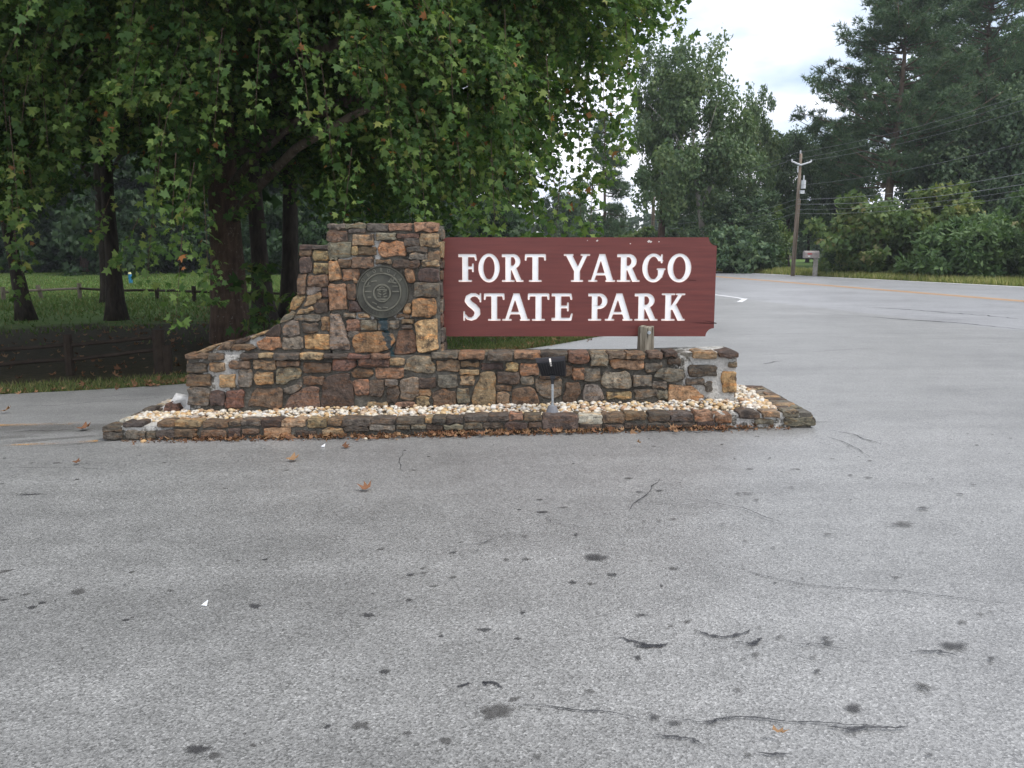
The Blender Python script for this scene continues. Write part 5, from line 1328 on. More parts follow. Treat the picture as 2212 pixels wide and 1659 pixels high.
# ------------------------------------------------------------------ trees across the main road
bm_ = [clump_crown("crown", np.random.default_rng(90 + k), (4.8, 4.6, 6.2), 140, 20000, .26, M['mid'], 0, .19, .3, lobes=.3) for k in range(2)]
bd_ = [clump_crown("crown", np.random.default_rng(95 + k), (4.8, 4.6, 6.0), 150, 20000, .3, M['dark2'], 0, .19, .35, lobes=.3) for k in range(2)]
def far_tree(name, label, ox, Y, top, half, low_, src, barkm='bark', r0=.25, lean=(0, 0), rz=0.0, seed=0, trunk_h=.8):
    x = px_x(ox, Y); zt = px_z(top, Y); zl_ = px_z(low_, Y)
    T = empty(name, (x, Y, gz(x, Y)), label, "tree", "trees across the main road")
    rzz = (zt - zl_) / 2; hw = half * S / FPX * Y
    mb = trunk_mb(zl_ + (zt - zl_) * trunk_h, r0, lean, 6, (Vector((lean[0], 0, (zt + zl_) / 2)), (hw, hw, rzz)), 200 + seed, .25, 8, .25)
    mesh_obj("trunk", mb.v, mb.f, M[barkm], T, smooth=True)
    o = bpy.data.objects.new("crown", src); o.location = (lean[0], lean[1], (zt + zl_) / 2); o.scale = (hw / 4.8, hw / 4.8, rzz / 6.2); o.rotation_euler = (0, 0, rz); link(o, T)
    return T
far_tree("hardwood_tree", "tall hardwood with a pale leaning trunk behind the board's notched corner", 1525, 60, 70, 130, 505, bm_[0], 'barkpale', .26, (-1.2, 0), 0.3, 1, .55)
far_tree("hardwood_tree", "vine-clad hardwood beside the far utility pole", 1425, 62, 95, 78, 470, bm_[1], 'bark', .3, (.3, 0), 1.1, 2, .7)
far_tree("hardwood_tree", "hardwood of middle height between the pale trunk and the near utility pole", 1610, 68, 190, 75, 560, bm_[1], 'bark', .22, (0, 0), 2.2, 3)
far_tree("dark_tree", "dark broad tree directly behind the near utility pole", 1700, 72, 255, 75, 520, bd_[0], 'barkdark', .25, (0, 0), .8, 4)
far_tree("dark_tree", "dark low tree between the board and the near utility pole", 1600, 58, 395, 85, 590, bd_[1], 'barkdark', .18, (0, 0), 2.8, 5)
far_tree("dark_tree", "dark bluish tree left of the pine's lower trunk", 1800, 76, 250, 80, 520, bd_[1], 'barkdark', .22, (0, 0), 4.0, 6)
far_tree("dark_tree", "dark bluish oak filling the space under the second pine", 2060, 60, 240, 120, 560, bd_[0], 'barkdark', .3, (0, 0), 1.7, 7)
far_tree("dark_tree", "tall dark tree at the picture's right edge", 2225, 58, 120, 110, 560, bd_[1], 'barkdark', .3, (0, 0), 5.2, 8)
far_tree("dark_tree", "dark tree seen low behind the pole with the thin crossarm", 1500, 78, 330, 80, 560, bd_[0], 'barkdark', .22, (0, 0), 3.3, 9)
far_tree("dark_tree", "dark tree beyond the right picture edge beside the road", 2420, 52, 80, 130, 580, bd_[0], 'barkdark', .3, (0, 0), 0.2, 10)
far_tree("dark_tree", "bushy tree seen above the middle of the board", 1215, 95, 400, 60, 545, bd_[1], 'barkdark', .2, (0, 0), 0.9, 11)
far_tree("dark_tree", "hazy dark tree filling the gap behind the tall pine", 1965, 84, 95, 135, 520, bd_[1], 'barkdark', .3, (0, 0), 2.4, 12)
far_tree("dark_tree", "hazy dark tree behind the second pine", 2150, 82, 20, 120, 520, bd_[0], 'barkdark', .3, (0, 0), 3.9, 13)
# conifer beside the far pole: tiers of drooping foliage
def tuft_mesh(name, P, D, rng, n, ln, wd, mat):
    k = len(P); A = unit(D[:, None, :] * .9 + rng.normal(size=(k, n, 3)) * .75).reshape(-1, 3)
    B = unit(np.cross(A, rng.normal(size=A.shape))); Pp = np.repeat(P, n, 0); l_ = ln * (.6 + .6 * rng.random(len(A)))
    V = np.stack([Pp - B * wd * .5, Pp + B * wd * .5, Pp + A * l_[:, None]], 1).reshape(-1, 3)
    lv = np.repeat(np.clip(np.repeat(rng.random(k), n) * .5 + rng.random(len(A)) * .5, 0, 1), 3)
    return np_mesh(name, V, np.arange(len(V)), 3, mat, lv)
def pine(name, label, ox, Y, top, half, low_, seed, r0=.32, lean=(0, 0), nb=75, cone=False, bare=0.0):
    rng = np.random.default_rng(seed); x = px_x(ox, Y); zt = px_z(top, Y); zl_ = px_z(low_, Y); hw = half * S / FPX * Y
    T = empty(name, (x, Y, gz(x, Y)), label, "tree", "trees across the main road")
    mb = trunk_mb(zt - .3, r0, lean, 0, None, seed, .12, 9, .2); PP, DD, lvc = [], [], []
    for k in range(nb):
        f = rng.random() ** .9; z = zl_ + (zt - zl_) * f
        prof = (1 - f) ** .75 if cone else (math.sin(math.pi * min(1, .18 + .82 * f) ** .8) * .75 + .38) * (.62 + .38 * (1 - f))
        L = hw * prof * rng.uniform(.6, 1.08) + .4; a = rng.uniform(0, 6.283)
        b = Vector((lean[0] * z / zt, lean[1] * z / zt, z)); d = Vector((math.cos(a), math.sin(a), rng.uniform(-.1, .35) if not cone else -.25))
        pts = [b + d * (L * s_) + Vector((0, 0, .22 * L * s_ * s_ * (1 if not cone else .6))) for s_ in (0, .35, .7, 1)]
        mb.tube(pts, [.07, .05, .035, .015], 5)
        for _ in range(int(1.5 * L + 2)):     # needle clumps at the ends of side shoots
            s_ = rng.uniform(.35, 1.02); q = b + d * (L * s_) + Vector((0, 0, .22 * L * s_ * s_))
            q += Vector((-d.y, d.x, 0)) * rng.normal() * L * .2 * (1.15 - s_) + Vector((0, 0, rng.normal() * .15))
            cr_ = rng.uniform(.4, .75); lvc.append(0)
            for _k in range(13):
                off = Vector(rng.normal(size=3)).normalized() * cr_ * rng.random() ** .5; off.z *= .5
                PP.append(tuple(q + off)); DD.append((d.x * .3 + off.x, d.y * .3 + off.y, .5 + off.z))
    mesh_obj("trunk", mb.v, mb.f, M['barkpine'], T, smooth=True)
    me = tuft_mesh("crown", np.array(PP), unit(np.array(DD)), rng, 9, .36, .055, M['pine'])
    o = bpy.data.objects.new("crown", me); link(o, T); return T
pine("pine_tree", "tall open-crowned pine rising right of the near utility pole", 1912, 62, -45, 175, 410, 301, .36, (.4, 0), 150)
pine("pine_tree", "second tall pine with a forked trunk nearer the right edge", 2110, 66, -90, 160, 280, 302, .36, (-.3, 0), 140)
pine("conifer_tree", "small dark conifer beside the far utility pole", 1305, 80, 245, 70, 520, 303, .2, (0, 0), 70, True)
pine("pine_tree", "pine beyond the right picture edge", 2330, 64, -60, 150, 300, 304, .34, (0, 0), 60)
# roadside bushes
def bush(name, label, ox, Y, top, half, base, mat, seed, nleaf=7000, leaf=.3, tv=CLP, tf=CLPF, rag=.22, depth=.9):
    x = px_x(ox, Y); zt = px_z(top, Y); hw = half * S / FPX * Y; b = gz(x, Y)
    T = empty(name, (x, Y, b), label, "bush", "bushes along the main road")
    me = clump_crown("foliage", np.random.default_rng(seed), (hw, hw * depth, zt * .56), 110, nleaf, leaf, M[mat], zt * .47, rag, .3, tv, tf, .3)
    o = bpy.data.objects.new("foliage", me); link(o, T)
    mb = MB(); rng = random.Random(seed)
    for k in range(6):
        a = rng.uniform(0, 6.28); mb.tube([(0, 0, -.1), (math.cos(a) * hw * .25, math.sin(a) * hw * .25, zt * .4), (math.cos(a) * hw * .5, math.sin(a) * hw * .5, zt * .75)], [.06, .04, .015], 5)
    mesh_obj("stems", mb.v, mb.f, M['barkdark'], T); return T
bush("roadside_bush", "rounded leafy bush right of the mailbox", 1880, 47, 418, 105, 590, 'bush', 401)
bush("roadside_bush", "yellowing bush between the mailbox bush and the feathery shrubs", 2035, 46, 405, 100, 590, 'ybush', 402)
bush("feathery_shrub", "feathery green shrub by the road under the yellowing bush", 2080, 41.5, 480, 115, 605, 'wisp', 403, 11000, .34, DIA * np.array((.45, 1, 1), np.float32), DIAF)
bush("feathery_shrub", "taller feathery shrub at the picture's right edge", 2215, 42, 430, 95, 610, 'wisp', 404, 11000, .34, DIA * np.array((.45, 1, 1), np.float32), DIAF)
bush("roadside_bush", "low dark bush beside the board's edge across the road", 1590, 54, 500, 75, 585, 'dark2', 405)
bush("roadside_bush", "dark bush left of the near utility pole", 1660, 60, 470, 40, 560, 'bush', 406, 5000)
bush("roadside_bush", "small dark bush directly right of the mailbox post", 1815, 50, 530, 35, 590, 'dark2', 407, 4000, .26)
bush("roadside_bush", "bush hidden behind the board across the main road", 1460, 64, 505, 80, 580, 'dark2', 408, 6000)
bush("roadside_bush", "green shrub low behind the far utility pole", 1380, 70, 500, 60, 570, 'bush', 409, 5000)
bush("roadside_bush", "bush beyond the right picture edge by the road", 2330, 38, 420, 110, 610, 'bush', 410, 6000)
# distant tree line closing the horizon
rng = np.random.default_rng(77); n_ = 11000
ang = rng.uniform(-1.25, 1.25, n_); dist = 200 + 25 * rng.random(n_); hh_ = 9 + 5 * np.array([noise.noise((a * 14, 0, 0)) for a in ang])
P = np.stack([np.sin(ang) * dist, np.cos(ang) * dist, hh_ * rng.random(n_) ** .7], 1)
me = foliage("treeline", P, rng.normal(size=P.shape), rng.normal(size=P.shape) + np.array((0, -1, .5)), 2.4 * (.6 + .8 * rng.random(n_)), rng.random(n_), CLP, CLPF, M['dark'])
tl = bpy.data.objects.new("treeline", me); link(tl); tag(tl, "far-off tree line closing the horizon", "tree line", kind="stuff")
# ------------------------------------------------------------------ utility poles and wires
t = NT("pole wood", 0.9, 0.15); p = t.pos(); gr = t.noise(p, 6, 5, .6, mapscale=(1, 1, .1))
t.color(t.mix(t.ramp(gr, [(.35, 0), (.65, 1)]), (.10, .075, .055, 1), (.24, .2, .16, 1))); M['pole'] = t.m
M['wire'] = simple("grey cable", (.16, .17, .18, 1), .5, .4, .1, 5, 0)
M['pale'] = simple("pale fibreglass", (.5, .52, .54, 1), .5, .4, .1, 5, 0)
PB = at_G(1712, 596); PY = PB.y; PT = px_z(335, PY)
pole = empty("utility_pole", (PB.x, PY, gz(PB.x, PY)), "wooden utility pole with a pale V-shaped crossarm beside the mailbox", "utility pole")
ln = px_x(1720, PY) - PB.x
mesh_obj("shaft", *(lambda m: (m.v, m.f))(MB().tube([(0, 0, -.2), (ln * .5, 0, PT * .5), (ln, 0, PT)], [.11, .1, .075], 12)), M['pole'], pole, smooth=True)
def pl(x, y): return (px_x(x, PY) - PB.x, -.12, px_z(y, PY) - gz(PB.x, PY))
mb = MB(); a, b, c_ = pl(1700, 349), pl(1719, 357), pl(1741, 350); mb.tube([a, b], .045, 6); mb.tube([b, c_], .045, 6); mb.tube([a, (a[0], a[1], a[2] + .12)], .04, 6); mb.tube([c_, (c_[0], c_[1], c_[2] + .12)], .04, 6)
mesh_obj("crossarm", mb.v, mb.f, M['pale'], pole)
a = pl(1725.5, 390); b = pl(1725.5, 408)
mesh_obj("transformer", *(lambda m: (m.v, m.f))(MB().tube([(a[0], -.25, b[2]), (a[0], -.25, a[2])], .12, 12).tube([(a[0], -.25, a[2]), (a[0], -.25, a[2] + .25)], .035, 8)), M['pale'], pole)
a = pl(1724, 415); mesh_obj("junction_box", *(lambda m: (m.v, m.f))(MB().box((a[0] - .1, -.3, a[2] - .1), (a[0] + .1, -.1, a[2] + .08))), M['pale'], pole)
a = pl(1712, 367); mesh_obj("cutout", *(lambda m: (m.v, m.f))(MB().tube([(a[0], -.25, a[2] - .15), (a[0] - .02, -.3, a[2] + .18)], .03, 6)), M['pale'], pole)
a = pl(1719, 331); mesh_obj("insulator", *(lambda m: (m.v, m.f))(MB().tube([(a[0], 0, PT - .02), (a[0], 0, PT + .16)], .04, 8)), M['pale'], pole)
mesh_obj("conduit", *(lambda m: (m.v, m.f))(MB().tube([pl(1717, 590), pl(1722, 430)], .022, 6)), M['pole'], pole)
Y2 = 82.0; x2 = px_x(1409, Y2); T2 = px_z(372, Y2)
pole2 = empty("utility_pole", (x2, Y2, gz(x2, Y2)), "far brown utility pole with a thin crossarm seen above the board", "utility pole")
mesh_obj("shaft", *(lambda m: (m.v, m.f))(MB().tube([(0, 0, -.2), (0, 0, T2)], [.2, .14], 10)), M['pole'], pole2, smooth=True)
mesh_obj("crossarm", *(lambda m: (m.v, m.f))(MB().tube([(-1.0, -.1, T2 - .35), (0, -.1, T2 - .3), (.5, -.1, T2 - .2)], .05, 6)), M['pole'], pole2)
def wire(label, p0, p1, sag, r_=.014):
    p0, p1 = Vector(p0), Vector(p1); pts = []
    for i in range(17):
        s_ = i / 16; q = p0.lerp(p1, s_); q.z -= sag * 4 * s_ * (1 - s_); pts.append(q)
    o = MB().tube(pts, r_, 5).build("power_line", M['wire']); return tag(o, label, "cable", "overhead cables along the main road")
def W2(x, y, Y): return at_Y(x, y, Y)
pw_ = lambda x, y: W2(x, y, PY - .1)
R_END = 24.0
wr = [("topmost cable running from the near pole towards the right edge", (1719, 330), (2260, 188)), ("second cable right of the near pole, off the crossarm tip", (1741, 347), (2260, 222)), ("third cable right of the near pole, off the crossarm", (1700, 347), (2260, 200)),
      ("thick cable sagging right from the middle of the near pole", (1722, 431), (2260, 365)), ("lower cable right of the near pole, under the thick one", (1722, 441), (2260, 390)), ("second lowest cable right of the near pole", (1722, 452), (2260, 402)), ("lowest cable right of the near pole", (1722, 461), (2260, 415)), ("thin cable crossing the dark oak right of the near pole", (1727, 400), (2260, 295))]
for lab, a, b in wr: wire(lab, pw_(*a), W2(b[0], b[1], 33.0), .25, .007 if 'thick' not in lab else .011)
wl_ = [("topmost cable running from the near pole to the far pole", (1719, 330), (1409, 374), .9), ("cable between the poles off the crossarm tip", (1700, 349), (1403, 378), .8), ("thick middle cable running between the two poles", (1718, 431), (1409, 478), .6), ("lower cable running between the two poles", (1717, 443), (1409, 487), .7), ("lowest cable running between the two poles", (1716, 461), (1409, 492), .8)]
for lab, a, b, sg in wl_: wire(lab, pw_(*a), W2(b[0], b[1], Y2 - .1), sg, .009)
for k, (y0, y1) in enumerate(((379, 372), (384, 382), (458, 440), (473, 458), (482, 470), (490, 488))):
    wire(["topmost", "second", "third", "fourth", "fifth", "lowest"][k] + " cable running left from the far pole behind the sycamore", W2(1409, y0, Y2), W2(1180, y1 - 12, 130), 2.2 + .2 * k, .014)
# ------------------------------------------------------------------ mailbox
MBb = at_G(1760, 597); MY = MBb.y
M['mailwood'] = simple("grey painted post", (.3, .28, .25, 1), .85, .2, .3, 8)
M['mailmetal'] = simple("faded grey mailbox metal", (.3, .27, .26, 1), .6, .4, .15, 8, .05)
M['sticker'] = simple("red house number", (.45, .08, .09, 1), .6, .3, .2, 10, 0); M['plate'] = simple("white plate", (.7, .7, .7, 1), .6, .3, .1, 10, 0)
mail = empty("mailbox", (MBb.x, MY, gz(MBb.x, MY)), "grey mailbox on a square post across the main road", "mailbox")
def mq(x, y): return (px_x(x, MY) - MBb.x, px_z(y, MY) - gz(MBb.x, MY))
x0, zb0 = mq(1738, 557); x1, zt0 = mq(1769, 543)
mb = MB().box((-.1, -.09, -.1), (.1, .09, zb0 + .02)); mesh_obj("post", mb.v, mb.f, M['mailwood'], mail)
prof = [(-.15, 0), (.15, 0), (.15, (zt0 - zb0) * .6)] + [(.15 * math.cos(a), (zt0 - zb0) * (.6 + .4 * math.sin(a))) for a in np.linspace(.3, math.pi - .3, 7)] + [(-.15, (zt0 - zb0) * .6)]
vs = [(x0, y, zb0 + .03 + z) for y, z in prof] + [(x1, y, zb0 + .03 + z) for y, z in prof]; n = len(prof)
mesh_obj("box", vs, [tuple(range(n))[::-1], tuple(range(n, 2 * n))] + [(i, (i + 1) % n, n + (i + 1) % n, n + i) for i in range(n)], M['mailmetal'], mail)
mb = MB().box((x0 - .02, -.17, zb0 - .01), (x1 + .02, .17, zb0 + .028)); mesh_obj("shelf", mb.v, mb.f, M['mailwood'], mail)
vs = [(x0 - .025, y * 1.05, zb0 + .03 + z * 1.02) for y, z in prof] + [(x0 - .003, y * 1.05, zb0 + .03 + z * 1.02) for y, z in prof]
mesh_obj("door", vs, [tuple(range(n))[::-1], tuple(range(n, 2 * n))] + [(i, (i + 1) % n, n + (i + 1) % n, n + i) for i in range(n)], M['mailmetal'], mail)
a = mq(1748, 549); mb = MB().box((a[0] - .12, -.156, a[1] - .02), (a[0] + .12, -.153, a[1] + .05)); mesh_obj("number_sticker", mb.v, mb.f, M['sticker'], mail)
a = mq(1747, 554); mb = MB().box((a[0] - .07, -.156, a[1] - .02), (a[0] + .05, -.153, a[1] + .045)); mesh_obj("name_plate", mb.v, mb.f, M['plate'], mail)
bush("garden_hedge", "dark hedge closing the sunny lawn behind the mailbox", 1775, 118, 505, 60, 560, 'dark2', 412, 6000, .6)
# pale house glimpsed through the trees
hx, hy = px_x(1645, 120), 120.0
hs = empty("house", (hx, hy, gz(hx, hy)), "cream house barely glimpsed through the dark trees behind the utility pole", "house")
far_tree("dark_tree", "dark low-branched tree over the sunny lawn behind the mailbox", 1745, 92, 430, 72, 541, bd_[1], 'barkdark', .2, (0, 0), 1.9, 14)
M['siding'] = simple("cream siding", (.6, .5, .4, 1), .8, .2, .05, 3); M['roofing'] = simple("grey shingles", (.08, .08, .085, 1), .9, .2, .2, 4); M['win'] = simple("dark window glass", (.03, .035, .04, 1), .15, .5, .1, 3, 0)
mb = MB().box((-5, 0, -.1), (5, 8, 3)).add([(-5, 0, 3), (-5, 8, 3), (-5, 4, 5.2), (5, 0, 3), (5, 8, 3), (5, 4, 5.2)], [(0, 2, 1), (3, 4, 5)]); mesh_obj("wall", mb.v, mb.f, M['siding'], hs)
mb = MB().add([(-5.4, -.5, 2.85), (5.4, -.5, 2.85), (5.4, 4, 5.4), (-5.4, 4, 5.4), (-5.4, 8.5, 2.85), (5.4, 8.5, 2.85)], [(0, 1, 2, 3), (3, 2, 5, 4)]); mesh_obj("roof", mb.v, mb.f, M['roofing'], hs)
for wx in (-3.5, -1.8, 1.8, 3.5):
    mb = MB().box((wx - .6, -.03, 1), (wx + .6, .02, 2.3)); mesh_obj("window", mb.v, mb.f, M['win'], hs)
mb = MB().box((-.5, -.04, 0), (.5, .02, 2.1)); mesh_obj("door", mb.v, mb.f, M['roofing'], hs)
# ------------------------------------------------------------------ park fences
M['rail'] = simple("dark split rail wood", (.034, .026, .02, 1), .9, .15, .35, 10, .5)
M['railpale'] = simple("weathered split rail wood", (.15, .125, .1, 1), .9, .15, .35, 10, .5)
def rail_mb(a, b, r_=.045, seed=0):
    a, b = Vector(a), Vector(b); pts = [a.lerp(b, s_) + Vector((0, 0, .02 * noise.noise((seed, s_ * 3, 0)))) for s_ in (0, .25, .5, .75, 1)]
    return MB().tube(pts, [r_ * (.9 + .25 * noise.noise((seed, i, 5))) for i in range(5)], 7)
fence = empty("split_rail_fence", at_G(345, 806), "near two-rail split rail fence in deep shade beside the park road", "fence")
FO = Vector(fence.location)
posts = []
for (x, y, yt) in ((-170, 812, 768), (152, 808, 722), (347, 806, 712)):
    b = at_G(x, y); t_ = at_Y(x, yt, b.y); posts.append((b, t_.z))
for k, (b, zt) in enumerate(posts):
    mb = MB().tube([b + Vector((0, 0, -.1)), Vector((b.x, b.y, zt))], .06 if k < 2 else .085, 8); mb.build("post", M['rail'], fence)
b = at_G(363, 806); MB().tube([b + Vector((0, 0, -.1)), Vector((b.x, b.y, at_Y(363, 745, b.y).z))], .065, 8).build("post", M['rail'], fence)
for (ya, yb) in (((766, 742), (785, 772)),):
    pass
RL = [((-170, 772), (150, 744)), ((-170, 800), (150, 776)), ((150, 746), (345, 728)), ((150, 777), (345, 755))]
for k, ((xa, ya), (xb, yb)) in enumerate(RL):
    ia, ib = (0, 1) if k < 2 else (1, 2)
    a = at_Y(xa, ya, posts[ia][0].y); b = at_Y(xb, yb, posts[ib][0].y); rail_mb(a, b, .03, k).build("rail", M['rail'], fence)
f2 = empty("low_rail_fence", at_G(172, 644), "far low single-rail fence across the lawn", "fence")
PX = [(8, 648, 620), (87, 643, 616), (173, 645, 612), (255, 646, 616), (340, 646, 616), (420, 651, 618), (552, 652, 622), (640, 652, 622)]
pp = []
for k, (x, y, yt) in enumerate(PX):
    b = at_G(x, y); zt = at_Y(x, yt, b.y).z; pp.append((b, zt)); lean = .06 if k == 1 else 0
    MB().tube([b + Vector((lean, 0, -.1)), Vector((b.x - lean, b.y, zt))], .07, 8).build("post", M['railpale'] if k < 3 else M['rail'], f2)
for k in range(len(pp) - 1):
    a, b = pp[k], pp[k + 1]; rail_mb((a[0].x, a[0].y - .02, a[1] - .17), (b[0].x, b[0].y - .02, b[1] - .17), .045, 20 + k).build("rail", M['railpale'] if k < 2 else M['rail'], f2)
b = at_G(283, 612); zt = at_Y(283, 592, b.y).z
mk = empty("marker_post", b, "small bright blue marker post with a pale cap on the far lawn", "marker post")
M['blue'] = simple("blue plastic", (.01, .13, .26, 1), .5, .4, .15, 6, 0); M['cap'] = simple("pale yellow cap", (.5, .5, .25, 1), .5, .4, .1, 6, 0)
hgt = zt - b.z
mesh_obj("shaft", *(lambda m: (m.v, m.f))(MB().tube([(0, 0, -.05), (-.03, 0, hgt)], .09, 10)), M['blue'], mk); mesh_obj("cap", *(lambda m: (m.v, m.f))(MB().tube([(-.03, 0, hgt), (-.035, 0, hgt + .09)], [.085, .05], 10)), M['cap'], mk)
# ------------------------------------------------------------------ grass
BL = np.array([(-.5, 0, 0), (.5, 0, 0), (0, 1, 0)], np.float32); BLF = np.array([(0, 1, 2)], np.int32)
def grass(name, pts, h, w, mat, label, seed):
    rng = np.random.default_rng(seed); n_ = len(pts)
    ln = rng.normal(size=(n_, 3)) * .45; ln[:, 2] = 1
    A = unit(ln); B = unit(np.cross(A, rng.normal(size=(n_, 3)))); hh = h * (.4 + .9 * rng.random(n_))
    V = np.stack([pts - B * w * .5, pts + B * w * .5, pts + A * hh[:, None]], 1).reshape(-1, 3)
    me = np_mesh(name, V, np.arange(len(V)), 3, M[mat], np.repeat(rng.random(n_), 3))
    o = bpy.data.objects.new(name, me); link(o); return tag(o, label, "grass", kind="stuff")
rng = np.random.default_rng(5)
def gzv(x): return .078 * np.tanh(x / 3.0)
# fringe along the park road
ey = np.array([q[0] for q in EDGE]); ex_ = np.array([q[1] for q in EDGE])
n_ = 42000; yy = rng.uniform(7.5, 22, n_); xx = np.interp(yy, ey, ex_)
sl = np.gradient(ex_, ey); s2 = np.interp(yy, ey, sl)
off = rng.random(n_) ** 1.4 * .85 + .0
nx_ = -1 / np.sqrt(1 + s2 ** 2); ny_ = s2 / np.sqrt(1 + s2 ** 2)
X = xx + nx_ * off; Y = yy + ny_ * off
grass("grass_fringe", np.stack([X, Y, gzv(X) - .012], 1), .08, .013, 'fringe', "thin grass fringe along the park road edge", 6)
# lawn blades: behind the board and across the park
n_ = 90000; X = rng.uniform(-2.5, 6, n_); Y = rng.uniform(11, 30, n_); k = X < np.interp(Y, ey, ex_) - .05
X, Y = X[k], Y[k]; grass("lawn_grass", np.stack([X, Y, gzv(X) - .012], 1), .07, .018, 'grassb', "green lawn seen under the board", 7)
n_ = 90000; Y = 15 + 43 * rng.random(n_) ** 1.2; X = rng.uniform(-.62, .02, n_) * Y; k = np.array([noise.noise((a * .35, b * .35, 3)) for a, b in zip(X, Y)]) * 7 + Y + rng.normal(size=n_) * 3.2 > 23; X, Y = X[k], Y[k]; grass("lawn_grass", np.stack([X, Y, gzv(X) - .012], 1), .10, .035, 'grassb', "park lawn beyond the shaded ground", 8)
# roadside verge
n_ = 60000; Y = rng.uniform(22, 80, n_); X = np.interp(Y, [0, 25, 34.5, 56.7, 60, 90], [34, 23.25, 20.3, 13.4, 12.4, 7]) + .05 + rng.random(n_) ** 1.2 * 5.5
grass("verge_grass", np.stack([X, Y, gzv(X) - .012], 1), .32, .05, 'verge', "pale tall grass on the verge across the main road", 9)
# ------------------------------------------------------------------ leaf litter and fallen leaves
M['dead'] = leaf_mat("dead leaf", [(0.0, (.12, .06, .035, 1)), (.5, (.22, .11, .06, 1)), (1.0, (.32, .2, .11, 1))], .1, .8)
def litter(name, P, size, label, seed, flat=.5):
    rng = np.random.default_rng(seed); n_ = len(P)
    A = rng.normal(size=(n_, 3)) * np.array((1, 1, .25)); N = rng.normal(size=(n_, 3)) * flat + np.array((0, 0, 1)); tv = SYC.copy(); tv[:, 2] *= -2.6
    me = foliage(name, P, A, N, size * (.4 + .8 * rng.random(n_)), rng.random(n_), tv, SYCF, M['dead'])
    o = bpy.data.objects.new(name, me); link(o); return tag(o, label, "leaf litter", kind="stuff")
n_ = 420; cc_ = np.array([-2.6, -2.2, -1.4, -1.0, -.55, -.4, 0.1, .5, 1.3, 1.9]); X = cc_[rng.integers(0, len(cc_), n_)] + rng.normal(size=n_) * .22; Y = CY - .02 - np.abs(rng.normal(size=n_)) * .045
litter("leaf_litter", np.stack([X, Y, gzv(X) + .012 + .02 * rng.random(n_)], 1), .055, "dry brown leaf fragments gathered along the foot of the border", 11, .8)
n_ = 700; X = rng.uniform(-3.4, 2.4, n_); Y = CY - .02 - np.abs(rng.normal(size=n_)) * .05
litter("leaf_litter", np.stack([X, Y, gzv(X) + .008], 1), .022, "crumbled brown leaf debris at the foot of the border", 12, .8)
n_ = 480; yy = rng.uniform(8, 17, n_); xx = np.interp(yy, ey, ex_); off = rng.normal(size=n_) * .12 + .2; X = xx - off * .7; Y = yy + off * .6
litter("leaf_litter", np.stack([X, Y, gzv(X) + .012], 1), .085, "tan fallen leaves along the edge of the park road", 13, .7)
n_ = 900; X = rng.uniform(-9, 0, n_); Y = rng.uniform(11, 26, n_)
litter("leaf_litter", np.stack([X, Y, gzv(X) + .01], 1), .09, "scattered dry leaves on the shaded ground under the sycamores", 14, .5)
n_ = 90; X = rng.uniform(-3.1, 2.2, n_); Y = rng.uniform(CY + .18, WY - .03, n_)
litter("leaf_litter", np.stack([X, Y, np.array([bedz(a, b) + .018 for a, b in zip(X, Y)])], 1), .03, "brown leaf bits caught among the bed's pebbles", 15, .8)
FL = [(628, 997, .1, "curled yellow-brown leaf on the asphalt in front of the stone wing", .9), (800, 1062, .095, "reddish brown leaf lying alone on the asphalt before the pier", .3), (742, 968, .07, "small dark red leaf close to the border", .1), (1297, 925, .11, "large tan sycamore leaf leaning against the border", .6), (1380, 965, .045, "tiny orange leaf on the asphalt before the floodlight's end", .8), (1668, 1596, .06, "thin tan leaf low on the asphalt in the foreground", .9), (12, 893, .1, "small orange leaf on the park road at the far left", .8), (1120, 935, .12, "brown leaf on the asphalt below the pier", .4), (178, 930, .12, "brown leaf beside the worn yellow line", .2), (960, 933, .13, "crumpled leaf in the middle of the leaf litter", .5), (165, 1004, .06, "dark little leaf scrap at the left of the asphalt", .05)]
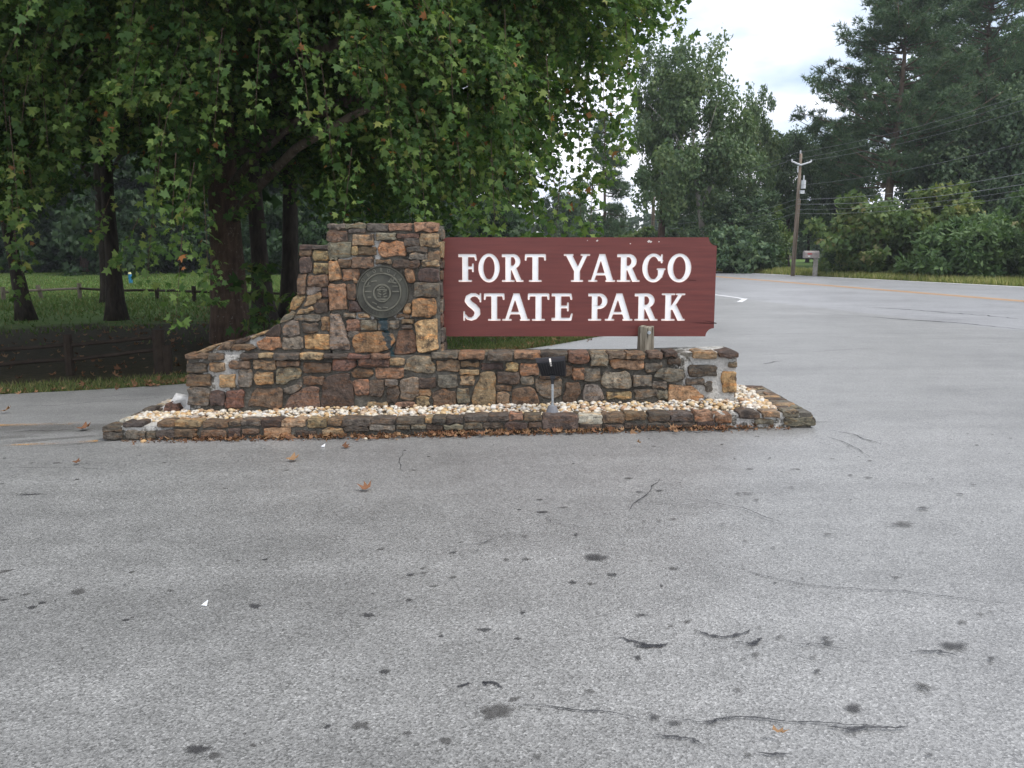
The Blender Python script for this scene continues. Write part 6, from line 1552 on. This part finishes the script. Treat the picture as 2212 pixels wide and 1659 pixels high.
for k, (x, y, s_, lab, lv) in enumerate(FL):
    q = at_G(x, y); rng2 = np.random.default_rng(500 + k); tv = SYC.copy(); tv[:, 2] *= -2.2
    if 'thin' in lab: tv[:, 0] *= .3
    up = .03 if 'leaning' not in lab else .05
    V, F, L_ = leaf_arrays(np.array([(0, 0, up)]), rng2.normal(size=(1, 3)) * np.array((1, .5, .15 if 'leaning' not in lab else 1.5)), np.array([(0, -.35, 1.0)]), np.array([s_]), np.array([lv]), tv, SYCF)
    me = np_mesh("fallen_leaf", V, F, 3, M['dead'], L_); o = bpy.data.objects.new("fallen_leaf", me); o.location = q; link(o); tag(o, lab, "leaf", "leaves fallen on the asphalt")
M['paper'] = simple("white paper", (.75, .77, .8, 1), .8, .2, .05, 10, 0)
for (x, y, s_, lab) in ((442, 1310, .016, "tiny white paper scrap on the open asphalt"), (698, 966, .018, "white scrap of litter near the border")):
    q = at_G(x, y); o = mesh_obj("paper_scrap", [(-s_, 0, .006), (s_ * .8, -s_ * .4, .006), (s_ * .9, s_ * .5, .03), (0, s_ * .6, .012)], [(0, 1, 2), (0, 2, 3)], M['paper'], None, q); tag(o, lab, "paper scrap")
for k, (x, y) in enumerate(((300, 949), (322, 945), (310, 956), (790, 950), (877, 945), (905, 943), (985, 940), (1258, 925), (1490, 918), (1560, 915))):
    q = at_G(x, y); o = bpy.data.objects.new("loose_pebble", pv[k % 3]); o.scale = (.018 + .004 * (k % 3),) * 3; o.location = q + Vector((0, 0, .01)); link(o)
    tag(o, "white pebble spilled on the asphalt in front of the border", "pebble", "pebbles spilled on the asphalt")
# ------------------------------------------------------------------ haze volume added to lift distant darks, standing in for lens veil
t = bpy.data.materials.new("thin haze"); t.use_nodes = True; t.node_tree.nodes.clear()
pv_ = t.node_tree.nodes.new("ShaderNodeVolumePrincipled"); ot = t.node_tree.nodes.new("ShaderNodeOutputMaterial")
pv_.inputs["Color"].default_value = (.86, .91, 1.0, 1); pv_.inputs["Density"].default_value = 0.00042
t.node_tree.links.new(pv_.outputs[0], ot.inputs["Volume"])
hz = MB().box((-430, -70, -1.2), (430, 430, 26)).build("haze", t); tag(hz, "added thin haze over the whole place, standing in for lens veil", "haze", kind="stuff")
